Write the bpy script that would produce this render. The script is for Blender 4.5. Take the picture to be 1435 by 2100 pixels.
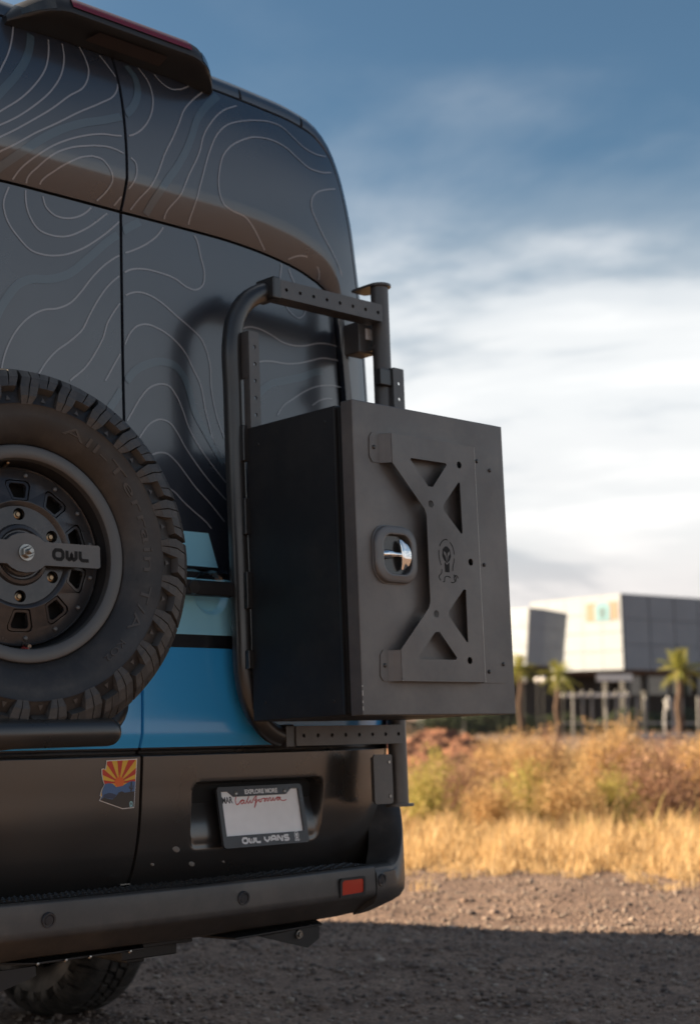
import bpy, bmesh, math, random
import numpy as np
from mathutils import Vector, Matrix, Quaternion
R_ = math.radians
for o in list(bpy.data.objects): bpy.data.objects.remove(o)
SC = bpy.context.scene
COL = SC.collection
rng = random.Random(7)

# ------------------------------------------------------------------ camera
# van space: X to the van's right, Y towards its nose, Z up; the rear doors stand near Y = 0
CAM = Vector((-2.45, -3.28, 1.11)); YAW = R_(44.4); PITCH = R_(6.9)
cd = bpy.data.cameras.new('camera'); cam = bpy.data.objects.new('camera', cd); COL.objects.link(cam)
cam.location = CAM; cam.rotation_euler = (R_(90) + PITCH, 0, -YAW)
cd.sensor_fit = 'HORIZONTAL'; cd.sensor_width = 24.0; cd.lens = 3235 / 1435 * 24.0
cd.clip_start = 0.05; cd.clip_end = 6000
cd.dof.use_dof = True; cd.dof.focus_distance = 3.72; cd.dof.aperture_fstop = 3.2
SC.camera = cam
FWD = Vector((math.sin(YAW), math.cos(YAW), 0)); RGT = Vector((math.cos(YAW), -math.sin(YAW), 0))
def dl(d, l, z=0.0):                       # d metres ahead of the viewpoint, l metres to its right
    p = CAM + FWD * d + RGT * l
    return Vector((p.x, p.y, z))

# ------------------------------------------------------------------ sun, sky, exposure
SUN_AZ = math.atan2(-0.578, 0.816)         # from +Y towards +X
SUN_EL = R_(22)
sd = Vector((math.sin(SUN_AZ) * math.cos(SUN_EL), math.cos(SUN_AZ) * math.cos(SUN_EL), math.sin(SUN_EL)))
sl = bpy.data.lights.new('sun', 'SUN'); sl.energy = 5.0; sl.angle = R_(0.55); sl.color = (1.0, 0.79, 0.55)
so = bpy.data.objects.new('sun', sl); COL.objects.link(so); so.rotation_euler = sd.to_track_quat('Z', 'Y').to_euler()
so.location = (-6, 8, 8)

world = bpy.data.worlds.new('World'); SC.world = world; world.use_nodes = True
wt = world.node_tree; wn = wt.nodes; wl = wt.links
for n in list(wn): wn.remove(n)
def wnode(t, **k):
    n = wn.new(t)
    for a, b in k.items(): setattr(n, a, b)
    return n
def wmath(op, a, b=None, clamp=False):
    n = wnode('ShaderNodeMath', operation=op); n.use_clamp = clamp
    for i, v in enumerate((a, b)):
        if v is None: continue
        if isinstance(v, (int, float)): n.inputs[i].default_value = v
        else: wl.new(v, n.inputs[i])
    return n.outputs[0]
def wramp(v, stops, interp='EASE'):
    n = wnode('ShaderNodeValToRGB'); n.color_ramp.interpolation = interp
    e = n.color_ramp.elements
    while len(e) > 1: e.remove(e[-1])
    e[0].position = stops[0][0]; e[0].color = stops[0][1]
    for p, c in stops[1:]:
        q = e.new(p); q.color = c
    wl.new(v, n.inputs[0]); return n.outputs[0]
G = lambda v: (v, v, v, 1)
sky = wnode('ShaderNodeTexSky', sky_type='NISHITA'); sky.sun_disc = False
sky.sun_elevation = SUN_EL; sky.sun_rotation = SUN_AZ; sky.altitude = 400; sky.air_density = 1.0; sky.dust_density = 0.6; sky.ozone_density = 1.6
tc = wnode('ShaderNodeTexCoord')
sep = wnode('ShaderNodeSeparateXYZ'); wl.new(tc.outputs['Generated'], sep.inputs[0])
zz = wmath('MAXIMUM', sep.outputs['Z'], 0.0)
den = wmath('ADD', zz, 0.10)
cx = wmath('DIVIDE', sep.outputs['X'], den); cy = wmath('DIVIDE', sep.outputs['Y'], den)
cmb = wnode('ShaderNodeCombineXYZ'); wl.new(cx, cmb.inputs[0]); wl.new(cy, cmb.inputs[1])
def wnoise(scale, detail, rough, dist, off=(0, 0, 0), sc=(1, 1, 1), rot=0):
    mp = wnode('ShaderNodeMapping'); mp.inputs['Location'].default_value = off; mp.inputs['Scale'].default_value = sc
    mp.inputs['Rotation'].default_value = (0, 0, rot)
    wl.new(cmb.outputs[0], mp.inputs[0])
    n = wnode('ShaderNodeTexNoise'); n.inputs['Scale'].default_value = scale; n.inputs['Detail'].default_value = detail
    n.inputs['Roughness'].default_value = rough; n.inputs['Distortion'].default_value = dist
    wl.new(mp.outputs[0], n.inputs['Vector']); return n.outputs['Fac']
SKY_OFF = (6.1, 2.8, 0)
n1 = wnoise(0.40, 5, 0.50, 0.25, SKY_OFF, rot=0.5)
n2 = wnoise(1.35, 8, 0.58, 0.35, (7.3, -2.2, 0))
# thick soft cloud low down, a clearer blue band above it, thin veils higher up
bias = wramp(zz, [(0.0, G(0.46)), (0.10, G(0.41)), (0.20, G(0.35)), (0.27, G(0.27)), (0.33, G(0.155)), (0.42, G(0.15)), (0.6, G(0.14)), (1, G(0.12))], 'EASE')
cov = wmath('ADD', wmath('ADD', wmath('MULTIPLY', n1, 0.80), wmath('MULTIPLY', n2, 0.20)), bias)
mask = wramp(cov, [(0.58, G(0)), (0.68, G(0.30)), (0.80, G(0.80)), (0.90, G(0.96)), (1, G(0.97))], 'EASE')
n3 = wnoise(0.62, 6, 0.55, 0.5, (8.4, -6.1, 0))
shade = wmath('ADD', wmath('MULTIPLY', n3, 0.80), wmath('MULTIPLY', n2, 0.22))
ccol = wramp(shade, [(0.37, (1.75, 2.15, 2.6, 1)), (0.45, (3.0, 3.4, 3.75, 1)), (0.53, (5.4, 5.5, 5.55, 1)), (0.66, (7.3, 7.2, 7.05, 1))], 'EASE')
hz = wramp(zz, [(0.0, G(0.85)), (0.05, G(0.62)), (0.13, G(0.12)), (0.2, G(0))], 'EASE')
def wmix(f, a, b):
    m = wnode('ShaderNodeMix', data_type='RGBA'); wl.new(f, m.inputs[0])
    for i, v in ((6, a), (7, b)):
        if isinstance(v, tuple): m.inputs[i].default_value = v
        else: wl.new(v, m.inputs[i])
    return m.outputs[2]
skyc = wnode('ShaderNodeMix', data_type='RGBA', blend_type='MULTIPLY'); skyc.inputs[0].default_value = 1
wl.new(sky.outputs[0], skyc.inputs[6]); skyc.inputs[7].default_value = (0.50, 0.60, 0.60, 1)
c1 = wmix(mask, skyc.outputs[2], ccol)
c2 = wmix(hz, c1, (4.9, 4.45, 4.2, 1))
bg = wnode('ShaderNodeBackground'); bg.inputs[1].default_value = 0.050
wl.new(c2, bg.inputs[0])
wo = wnode('ShaderNodeOutputWorld'); wl.new(bg.outputs[0], wo.inputs[0])

vs = SC.view_settings
SC.display_settings.display_device = 'sRGB'
vs.view_transform = 'Standard'; vs.look = 'None'; vs.exposure = 1.83; vs.gamma = 1.0; vs.use_curve_mapping = False
SC.cycles.max_bounces = 8; SC.cycles.diffuse_bounces = 3; SC.cycles.glossy_bounces = 4
SC.cycles.caustics_reflective = False; SC.cycles.caustics_refractive = False
SC.cycles.use_denoising = True

# ------------------------------------------------------------------ helpers
class MB:
    def __init__(s): s.v = []; s.f = []; s.m = []
    def add(s, vs, fs, mi=0):
        b = len(s.v); s.v += [tuple(p) for p in vs]
        for f in fs: s.f.append(tuple(b + i for i in f)); s.m.append(mi)
        return s
    def box(s, x0, x1, y0, y1, z0, z1, mi=0, M=None):
        vs = [Vector((x, y, z)) for z in (z0, z1) for y in (y0, y1) for x in (x0, x1)]
        if M: vs = [M @ p for p in vs]
        return s.add(vs, [(0, 2, 3, 1), (4, 5, 7, 6), (0, 1, 5, 4), (2, 6, 7, 3), (0, 4, 6, 2), (1, 3, 7, 5)], mi)
    def tube(s, path, r, n=16, caps=True, mi=0, round_end=False):
        P = [Vector(p) for p in path]; k = len(P)
        rad = r if isinstance(r, (list, tuple)) else [r] * k
        if round_end:
            for end in (0, 1):
                a, b = (P[0], P[1]) if end == 0 else (P[-1], P[-2])
                d = (a - b).normalized(); rr = rad[0] if end == 0 else rad[-1]
                ex = [(a + d * rr * math.sin(t), rr * max(math.cos(t), 0.04)) for t in (0.4, 0.8, 1.15, 1.4, 1.54)]
                if end == 0: P = [e[0] for e in ex[::-1]] + P; rad = [e[1] for e in ex[::-1]] + list(rad)
                else: P = P + [e[0] for e in ex]; rad = list(rad) + [e[1] for e in ex]
            k = len(P)
        T = [(P[min(i + 1, k - 1)] - P[max(i - 1, 0)]).normalized() for i in range(k)]
        up = Vector((0, 0, 1)) if abs(T[0].z) < 0.9 else Vector((1, 0, 0))
        u = T[0].cross(up).normalized(); vs = []; fs = []
        for i in range(k):
            u = (u - T[i] * u.dot(T[i])).normalized(); w = T[i].cross(u)
            for j in range(n):
                a = 2 * math.pi * j / n; vs.append(P[i] + (u * math.cos(a) + w * math.sin(a)) * rad[i])
        for i in range(k - 1):
            for j in range(n):
                j2 = (j + 1) % n; fs.append((i * n + j, i * n + j2, (i + 1) * n + j2, (i + 1) * n + j))
        if caps: fs.append(tuple(range(n))[::-1]); fs.append(tuple((k - 1) * n + j for j in range(n)))
        return s.add(vs, fs, mi)
    def lathe(s, prof, n=64, closed=False, mi=0, a0=0.0, a1=2 * math.pi):   # (r, y) about the Y axis
        k = len(prof); full = abs(a1 - a0 - 2 * math.pi) < 1e-6; m = n if full else n + 1; vs = []
        for j in range(m):
            a = a0 + (a1 - a0) * j / n
            for r, y in prof: vs.append((r * math.sin(a), y, r * math.cos(a)))
        fs = []
        for j in range(n):
            j2 = (j + 1) % m
            for i in range(k if closed else k - 1):
                i2 = (i + 1) % k; fs.append((j * k + i, j * k + i2, j2 * k + i2, j2 * k + i))
        return s.add(vs, fs, mi)
    def grid(s, rows, mi=0, flip=False):
        nr = len(rows); nc = len(rows[0]); vs = [p for r in rows for p in r]; fs = []
        for i in range(nr - 1):
            for j in range(nc - 1):
                q = (i * nc + j, i * nc + j + 1, (i + 1) * nc + j + 1, (i + 1) * nc + j)
                fs.append(q[::-1] if flip else q)
        return s.add(vs, fs, mi)
    def xf(s, M, start=0):
        s.v = s.v[:start] + [tuple(M @ Vector(p)) for p in s.v[start:]]; return s
    def mesh(s, name, smooth=35):
        me = bpy.data.meshes.new(name); me.from_pydata(s.v, [], s.f)
        if any(s.m): me.polygons.foreach_set('material_index', s.m)
        if smooth:
            me.shade_smooth(); me.set_sharp_from_angle(angle=R_(smooth))
        me.update(); return me

def tag(o, label=None, cat=None, group=None, kind=None):
    if label: o['label'] = label
    if cat: o['category'] = cat
    if group: o['group'] = group
    if kind: o['kind'] = kind
    return o
def empty(name, loc=(0, 0, 0), rot=(0, 0, 0)):
    o = bpy.data.objects.new(name, None); COL.objects.link(o); o.location = loc; o.rotation_euler = rot
    o.empty_display_size = 0.1; return o
def obj(name, g, mats, parent=None, smooth=35, bevel=0.0, seg=2):
    me = g.mesh(name, smooth) if isinstance(g, MB) else g
    o = bpy.data.objects.new(name, me); COL.objects.link(o)
    for m in (mats if isinstance(mats, (list, tuple)) else [mats]):
        if len(me.materials) < (len(mats) if isinstance(mats, (list, tuple)) else 1): me.materials.append(m)
    if parent: o.parent = parent
    if bevel:
        b = o.modifiers.new('bevel', 'BEVEL'); b.width = bevel; b.segments = seg; b.limit_method = 'ANGLE'; b.angle_limit = R_(30)
        b.harden_normals = True
    return o
def circ(cx, cz, r, n=16): return [(cx + r * math.cos(2 * math.pi * i / n), cz + r * math.sin(2 * math.pi * i / n)) for i in range(n)]
def flat(polys, y0, y1):
    """solid plate in the XZ plane between y0 and y1; inner outlines become holes"""
    cu = bpy.data.curves.new('tmp', 'CURVE'); cu.dimensions = '2D'; cu.fill_mode = 'BOTH'; cu.extrude = abs(y1 - y0) / 2
    for p in polys:
        sp = cu.splines.new('POLY'); sp.points.add(len(p) - 1); sp.use_cyclic_u = True
        for q, c in zip(sp.points, p): q.co = (c[0], c[1], 0, 1)
    o = bpy.data.objects.new('tmp', cu); COL.objects.link(o)
    dg = bpy.context.evaluated_depsgraph_get(); dg.update()
    me = bpy.data.meshes.new_from_object(o.evaluated_get(dg)); bpy.data.objects.remove(o); bpy.data.curves.remove(cu)
    g = MB(); ym = (y0 + y1) / 2
    g.add([(p.co.x, ym - p.co.z, p.co.y) for p in me.vertices], [tuple(p.vertices) for p in me.polygons])
    bpy.data.meshes.remove(me); return g
def text(body, size, y0, y1, bold=0.0, space=1.0, align='CENTER', sx=1.0, shear=0.0):
    cu = bpy.data.curves.new('tmp', 'FONT'); cu.body = body; cu.size = size; cu.offset = bold; cu.space_character = space
    cu.align_x = align; cu.extrude = abs(y1 - y0) / 2; cu.shear = shear; cu.resolution_u = 4
    o = bpy.data.objects.new('tmp', cu); COL.objects.link(o)
    dg = bpy.context.evaluated_depsgraph_get(); dg.update()
    me = bpy.data.meshes.new_from_object(o.evaluated_get(dg)); bpy.data.objects.remove(o); bpy.data.curves.remove(cu)
    g = MB(); ym = (y0 + y1) / 2
    g.add([(p.co.x * sx, ym - p.co.z, p.co.y) for p in me.vertices], [tuple(p.vertices) for p in me.polygons])
    bpy.data.meshes.remove(me); return g
def smooth_path(pts, step, closed=False):
    P = [Vector((p[0], p[1], p[2] if len(p) > 2 else 0)) for p in pts]; n = len(P); out = []
    for i in range(n - 1):
        if closed: p0, p3 = P[(i - 1) % (n - 1)], P[(i + 2) % (n - 1)]
        else: p0, p3 = P[max(i - 1, 0)], P[min(i + 2, n - 1)]
        a, b = P[i], P[i + 1]; m = max(1, int((b - a).length / step))
        # centripetal-like tangents keep the curve from overshooting
        l0, l1, l2 = max((a - p0).length, 1e-6), max((b - a).length, 1e-6), max((p3 - b).length, 1e-6)
        ta = ((a - p0) / l0 * l1 + (b - a) / l1 * l0) / (l0 + l1) * l1 if (a - p0).length > 1e-6 else (b - a)
        tb = ((b - a) / l1 * l2 + (p3 - b) / l2 * l1) / (l1 + l2) * l1 if (p3 - b).length > 1e-6 else (b - a)
        for k in range(m):
            t = k / m; t2 = t * t; t3 = t2 * t
            out.append(a * (2 * t3 - 3 * t2 + 1) + ta * (t3 - 2 * t2 + t) + b * (-2 * t3 + 3 * t2) + tb * (t3 - t2))
    out.append(P[-1]); return out
def strokes(lines, w, y, step=0.002):
    """flat pen strokes in the XZ plane"""
    g = MB()
    for ln in lines:
        P = [Vector((p[0], 0, p[1])) for p in ln]; L = []; Rr = []
        for i, p in enumerate(P):
            t = (P[min(i + 1, len(P) - 1)] - P[max(i - 1, 0)]);
            t = t.normalized() if t.length > 1e-9 else Vector((1, 0, 0))
            nrm = Vector((-t.z, 0, t.x)) * w / 2
            L.append((p.x + nrm.x, y, p.z + nrm.z)); Rr.append((p.x - nrm.x, y, p.z - nrm.z))
        g.grid([L, Rr], flip=False)
    return g

# ------------------------------------------------------------------ materials
def mat(name, col, rough=0.5, metal=0.0, spec=0.5, coat=0.0, coat_r=0.05, bump=None, vary=None, rvary=None, dust=None, trans=0.0):
    """bump = (scale, strength, distance); vary = (scale, amount); rvary = (scale, amount)"""
    m = bpy.data.materials.new(name); m.use_nodes = True; nt = m.node_tree; b = nt.nodes['Principled BSDF']
    b.inputs['Base Color'].default_value = (*col, 1); b.inputs['Roughness'].default_value = rough
    b.inputs['Metallic'].default_value = metal; b.inputs['Specular IOR Level'].default_value = spec
    b.inputs['Coat Weight'].default_value = coat; b.inputs['Coat Roughness'].default_value = coat_r
    b.inputs['Transmission Weight'].default_value = trans
    tcn = None
    def noise(scale, detail=4):
        nonlocal tcn
        if tcn is None: tcn = nt.nodes.new('ShaderNodeTexCoord')
        n = nt.nodes.new('ShaderNodeTexNoise'); n.inputs['Scale'].default_value = scale; n.inputs['Detail'].default_value = detail
        nt.links.new(tcn.outputs['Object'], n.inputs['Vector']); return n
    if vary:
        n = noise(vary[0], 5); hs = nt.nodes.new('ShaderNodeMapRange')
        hs.inputs[1].default_value = 0.3; hs.inputs[2].default_value = 0.7
        hs.inputs[3].default_value = 1 - vary[1]; hs.inputs[4].default_value = 1 + vary[1]
        nt.links.new(n.outputs['Fac'], hs.inputs[0])
        mx = nt.nodes.new('ShaderNodeMix'); mx.data_type = 'RGBA'; mx.blend_type = 'MULTIPLY'; mx.inputs[0].default_value = 1
        mx.inputs[6].default_value = (*col, 1); nt.links.new(hs.outputs[0], mx.inputs[7])
        nt.links.new(mx.outputs[2], b.inputs['Base Color'])
    if dust:                                   # thin pale film in cloudy patches, broken up finely
        n = noise(dust[0], 9); n.inputs['Roughness'].default_value = 0.72
        hs = nt.nodes.new('ShaderNodeMapRange'); hs.inputs[1].default_value = 0.46; hs.inputs[2].default_value = 0.74
        hs.inputs[3].default_value = 0.0; hs.inputs[4].default_value = dust[1]; nt.links.new(n.outputs['Fac'], hs.inputs[0])
        dm = nt.nodes.new('ShaderNodeMix'); dm.data_type = 'RGBA'; nt.links.new(hs.outputs[0], dm.inputs[0])
        src = b.inputs['Base Color'].links[0].from_socket if b.inputs['Base Color'].links else None
        if src: nt.links.new(src, dm.inputs[6])
        else: dm.inputs[6].default_value = (*col, 1)
        dm.inputs[7].default_value = (0.34, 0.29, 0.24, 1); nt.links.new(dm.outputs[2], b.inputs['Base Color'])
    if rvary:
        n = noise(rvary[0], 6); hs = nt.nodes.new('ShaderNodeMapRange')
        hs.inputs[1].default_value = 0.3; hs.inputs[2].default_value = 0.7
        hs.inputs[3].default_value = max(rough - rvary[1], 0.02); hs.inputs[4].default_value = rough + rvary[1]
        nt.links.new(n.outputs['Fac'], hs.inputs[0]); nt.links.new(hs.outputs[0], b.inputs['Roughness'])
    if bump:
        n = noise(bump[0], 4); bp = nt.nodes.new('ShaderNodeBump'); bp.inputs['Strength'].default_value = bump[1]
        bp.inputs['Distance'].default_value = bump[2]; nt.links.new(n.outputs['Fac'], bp.inputs['Height'])
        nt.links.new(bp.outputs[0], b.inputs['Normal'])
    return m

M = {}
M['powder'] = mat('powder_coat', (0.068, 0.065, 0.063), 0.38, spec=0.7, dust=(6, 0.12), bump=(900, 0.18, 0.0006), vary=(3, 0.08), rvary=(5, 0.05))
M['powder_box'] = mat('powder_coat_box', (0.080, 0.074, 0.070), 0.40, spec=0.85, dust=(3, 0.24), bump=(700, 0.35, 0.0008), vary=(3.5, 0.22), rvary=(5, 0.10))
M['side_shaded'] = mat('box_side_shaded', (0.012, 0.012, 0.013), 0.5, dust=(5, 0.05), bump=(900, 0.15, 0.0006), rvary=(4, 0.08))  # lid's coat darkened: the box side's shade is put into the colour
M['tube'] = mat('tube_black', (0.022, 0.021, 0.020), 0.33, spec=0.8, bump=(700, 0.12, 0.0005), rvary=(6, 0.07))
M['plastic'] = mat('bumper_plastic', (0.036, 0.034, 0.033), 0.42, spec=0.7, dust=(7, 0.14), bump=(1300, 0.22, 0.0005), vary=(4, 0.12), rvary=(5, 0.08))
M['plastic_dark'] = mat('dark_plastic', (0.014, 0.014, 0.015), 0.5, bump=(800, 0.15, 0.0005), rvary=(6, 0.1))
M['black'] = mat('black_void', (0.006, 0.006, 0.006), 0.8)
M['rubber'] = mat('tyre_rubber', (0.040, 0.038, 0.036), 0.52, dust=(18, 0.22), bump=(160, 0.12, 0.001), vary=(9, 0.3), rvary=(14, 0.12))
M['rubber_side'] = mat('tyre_sidewall', (0.020, 0.0185, 0.018), 0.45, dust=(9, 0.10), bump=(120, 0.1, 0.001), vary=(6, 0.35), rvary=(8, 0.1))
M['rubber_text'] = mat('tyre_lettering', (0.060, 0.054, 0.050), 0.48)
M['rim'] = mat('satin_rim', (0.050, 0.050, 0.053), 0.24, metal=0.4, dust=(14, 0.10), rvary=(9, 0.08), vary=(7, 0.15))
M['rimlip'] = mat('satin_rim_lip', (0.085, 0.083, 0.081), 0.36, metal=0.3, rvary=(9, 0.08))
M['steel'] = mat('zinc_steel', (0.32, 0.31, 0.29), 0.32, metal=1.0, rvary=(40, 0.12))
M['brass'] = mat('brass_steel', (0.30, 0.21, 0.13), 0.35, metal=1.0)
M['chrome'] = mat('chrome', (0.86, 0.86, 0.86), 0.06, metal=1.0)
M['white_ink'] = mat('white_print', (0.78, 0.78, 0.78), 0.45)
M['black_ink'] = mat('black_print', (0.012, 0.012, 0.014), 0.45)
M['red_ink'] = mat('red_print', (0.58, 0.07, 0.06), 0.45)
M['plate_white'] = mat('plate_white', (0.92, 0.91, 0.90), 0.42, vary=(30, 0.03), rvary=(20, 0.06))
M['frame_black'] = mat('plate_frame_black', (0.045, 0.046, 0.050), 0.35, rvary=(30, 0.08))
M['lens'] = mat('red_lens', (0.17, 0.006, 0.010), 0.14, coat=0.4, bump=(260, 0.25, 0.001))
M['reflector'] = mat('red_reflector', (0.52, 0.030, 0.012), 0.18, coat=0.6, bump=(420, 0.35, 0.001))
M['thin_line'] = mat('contour_grey', (0.235, 0.24, 0.255), 0.30, spec=0.8, coat=0.7, coat_r=0.16)
M['wide_line'] = mat('contour_blue', (0.048, 0.075, 0.095), 0.30, spec=0.8, coat=0.7, coat_r=0.16)
M['glass_dark'] = mat('dark_glass', (0.012, 0.015, 0.017), 0.06, coat=0.5)

def paint(name):
    """wrapped van paint: charcoal above, two blues below, black lower cladding; the colour break follows height on the body"""
    m = bpy.data.materials.new(name); m.use_nodes = True; nt = m.node_tree; b = nt.nodes['Principled BSDF']; L = nt.links
    t = nt.nodes.new('ShaderNodeTexCoord'); s = nt.nodes.new('ShaderNodeSeparateXYZ'); L.new(t.outputs['Object'], s.inputs[0])
    def mth(op, a, c=None, cl=False):
        n = nt.nodes.new('ShaderNodeMath'); n.operation = op; n.use_clamp = cl
        for i, v in enumerate((a, c)):
            if v is None: continue
            if isinstance(v, (int, float)): n.inputs[i].default_value = v
            else: L.new(v, n.inputs[i])
        return n.outputs[0]
    z = mth('DIVIDE', s.outputs['Z'], 3.0)
    r = nt.nodes.new('ShaderNodeValToRGB'); r.color_ramp.interpolation = 'CONSTANT'; e = r.color_ramp.elements
    char = (0.022, 0.027, 0.038, 1); low = (0.024, 0.021, 0.019, 1); blk = (0.010, 0.009, 0.011, 1)
    sky_b = (0.34, 0.78, 0.97, 1); blue = (0.045, 0.42, 0.86, 1)
    st = [(0, low), (0.985, blue), (1.251, blk), (1.282, sky_b), (1.436, blk), (1.467, sky_b), (1.566, char)]
    e[0].position = 0; e[0].color = low
    while len(e) > 1: e.remove(e[-1])
    for p, c in st[1:]:
        q = e.new(p / 3.0); q.color = c
    L.new(z, r.inputs[0])
    # slanted end of the pale stripe
    ax = mth('ABSOLUTE', s.outputs['X'])
    edge = mth('ADD', mth('MULTIPLY', mth('SUBTRACT', 1.566, s.outputs['Z']), 0.30), 0.275)
    msk = mth('MULTIPLY', mth('GREATER_THAN', ax, edge), mth('GREATER_THAN', s.outputs['Z'], 1.44))
    mx = nt.nodes.new('ShaderNodeMix'); mx.data_type = 'RGBA'; L.new(msk, mx.inputs[0]); L.new(r.outputs[0], mx.inputs[6]); mx.inputs[7].default_value = char
    n = nt.nodes.new('ShaderNodeTexNoise'); n.inputs['Scale'].default_value = 5; n.inputs['Detail'].default_value = 8; L.new(t.outputs['Object'], n.inputs['Vector'])
    mr = nt.nodes.new('ShaderNodeMapRange'); mr.inputs[1].default_value = 0.3; mr.inputs[2].default_value = 0.7; mr.inputs[3].default_value = 0.25; mr.inputs[4].default_value = 0.36
    L.new(n.outputs['Fac'], mr.inputs[0]); L.new(mr.outputs[0], b.inputs['Roughness'])
    L.new(mx.outputs[2], b.inputs['Base Color'])
    n2 = nt.nodes.new('ShaderNodeTexNoise'); n2.inputs['Scale'].default_value = 420; L.new(t.outputs['Object'], n2.inputs['Vector'])
    bp = nt.nodes.new('ShaderNodeBump'); bp.inputs['Strength'].default_value = 0.05; bp.inputs['Distance'].default_value = 0.0006
    L.new(n2.outputs['Fac'], bp.inputs['Height']); L.new(bp.outputs[0], b.inputs['Normal'])
    b.inputs['Specular IOR Level'].default_value = 0.8
    b.inputs['Coat Weight'].default_value = 0.7; b.inputs['Coat Roughness'].default_value = 0.16; b.inputs['Coat IOR'].default_value = 1.6
    return m
M['paint'] = paint('van_wrap')

# ------------------------------------------------------------------ ground
def island_mat(name, cols, rough=0.8, spec=0.3, transl=0.0):
    """colour picked per loose piece (blade, stone, leaf)"""
    m = bpy.data.materials.new(name); m.use_nodes = True; nt = m.node_tree; b = nt.nodes['Principled BSDF']
    g = nt.nodes.new('ShaderNodeNewGeometry'); r = nt.nodes.new('ShaderNodeValToRGB'); e = r.color_ramp.elements
    while len(e) > 1: e.remove(e[-1])
    e[0].position = 0; e[0].color = (*cols[0], 1)
    for i, c in enumerate(cols[1:]):
        q = e.new((i + 1) / (len(cols) - 1)); q.color = (*c, 1)
    nt.links.new(g.outputs['Random Per Island'], r.inputs[0]); nt.links.new(r.outputs[0], b.inputs['Base Color'])
    b.inputs['Roughness'].default_value = rough; b.inputs['Specular IOR Level'].default_value = spec
    if transl:
        tr = nt.nodes.new('ShaderNodeBsdfTranslucent'); nt.links.new(r.outputs[0], tr.inputs[0])
        mx = nt.nodes.new('ShaderNodeMixShader'); mx.inputs[0].default_value = transl
        nt.links.new(b.outputs[0], mx.inputs[1]); nt.links.new(tr.outputs[0], mx.inputs[2])
        nt.links.new(mx.outputs[0], nt.nodes['Material Output'].inputs[0])
    return m

def ground_mat():
    m = bpy.data.materials.new('gravelly_dirt'); m.use_nodes = True; nt = m.node_tree; b = nt.nodes['Principled BSDF']; L = nt.links
    t = nt.nodes.new('ShaderNodeTexCoord')
    def nz(s, d=5, rgh=0.6):
        n = nt.nodes.new('ShaderNodeTexNoise'); n.inputs['Scale'].default_value = s; n.inputs['Detail'].default_value = d; n.inputs['Roughness'].default_value = rgh
        L.new(t.outputs['Object'], n.inputs['Vector']); return n.outputs['Fac']
    r1 = nt.nodes.new('ShaderNodeValToRGB'); e = r1.color_ramp.elements
    e[0].position = 0.34; e[0].color = (0.145, 0.098, 0.078, 1); e[1].position = 0.66; e[1].color = (0.285, 0.205, 0.158, 1)
    L.new(nz(2.2, 8, 0.7), r1.inputs[0])
    v = nt.nodes.new('ShaderNodeTexVoronoi'); v.inputs['Scale'].default_value = 58; L.new(t.outputs['Object'], v.inputs['Vector'])
    sp = nt.nodes.new('ShaderNodeSeparateColor'); L.new(v.outputs['Color'], sp.inputs[0])
    r2 = nt.nodes.new('ShaderNodeValToRGB'); e = r2.color_ramp.elements
    e[0].position = 0.0; e[0].color = (0.45, 0.42, 0.42, 1); e[1].position = 1.0; e[1].color = (1.35, 1.3, 1.25, 1)
    L.new(sp.outputs[0], r2.inputs[0])
    mx = nt.nodes.new('ShaderNodeMix'); mx.data_type = 'RGBA'; mx.blend_type = 'MULTIPLY'; mx.inputs[0].default_value = 0.75
    L.new(r1.outputs[0], mx.inputs[6]); L.new(r2.outputs[0], mx.inputs[7]); L.new(mx.outputs[2], b.inputs['Base Color'])
    a = nt.nodes.new('ShaderNodeMath'); a.operation = 'MULTIPLY'; a.inputs[1].default_value = -0.8; L.new(v.outputs['Distance'], a.inputs[0])
    c = nt.nodes.new('ShaderNodeMath'); c.operation = 'ADD'; L.new(a.outputs[0], c.inputs[0]); L.new(nz(30, 6, 0.7), c.inputs[1])
    bp = nt.nodes.new('ShaderNodeBump'); bp.inputs['Strength'].default_value = 0.9; bp.inputs['Distance'].default_value = 0.018
    L.new(c.outputs[0], bp.inputs['Height']); L.new(bp.outputs[0], b.inputs['Normal'])
    b.inputs['Roughness'].default_value = 0.9; b.inputs['Specular IOR Level'].default_value = 0.25
    return m
def ground_h(x, y):
    h = 0.010 * math.sin(1.7 * x + 0.8 * y) * math.sin(0.9 * y - 1.1 * x + 1.3) + 0.006 * math.sin(4.1 * x - 2.7 * y + 0.4) + 0.004 * math.sin(7.7 * x + 6.1 * y)
    return h * math.exp(-((x * x + y * y) / 900.0))
def axis(c):
    a = [0.0]; s = 0.22
    while a[-1] < 3500: a.append(a[-1] + s); s *= 1.045 if a[-1] < 14 else 1.22
    return [c - q for q in a[:0:-1]] + [c + q for q in a]
gx, gy = axis(3.0), axis(2.5)
g = MB(); g.grid([[(x, y, ground_h(x, y)) for x in gx] for y in gy])
tag(obj('ground', g, ground_mat()), kind='structure')

def np_mesh(name, V, F, mats):
    me = bpy.data.meshes.new(name); nv = len(V); nf = len(F); k = F.shape[1]
    me.vertices.add(nv); me.vertices.foreach_set('co', V.astype(np.float32).ravel())
    me.loops.add(nf * k); me.loops.foreach_set('vertex_index', F.astype(np.int32).ravel())
    me.polygons.add(nf); me.polygons.foreach_set('loop_start', np.arange(0, nf * k, k, dtype=np.int32))
    me.update(calc_edges=True); me.validate()
    for m in (mats if isinstance(mats, list) else [mats]): me.materials.append(m)
    return me
NR = np.random.default_rng(11)
FW = np.array(FWD); RG = np.array(RGT); C0 = np.array(CAM)
def dl_np(d, l): return C0[0] + FW[0] * d + RG[0] * l, C0[1] + FW[1] * d + RG[1] * l

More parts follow.
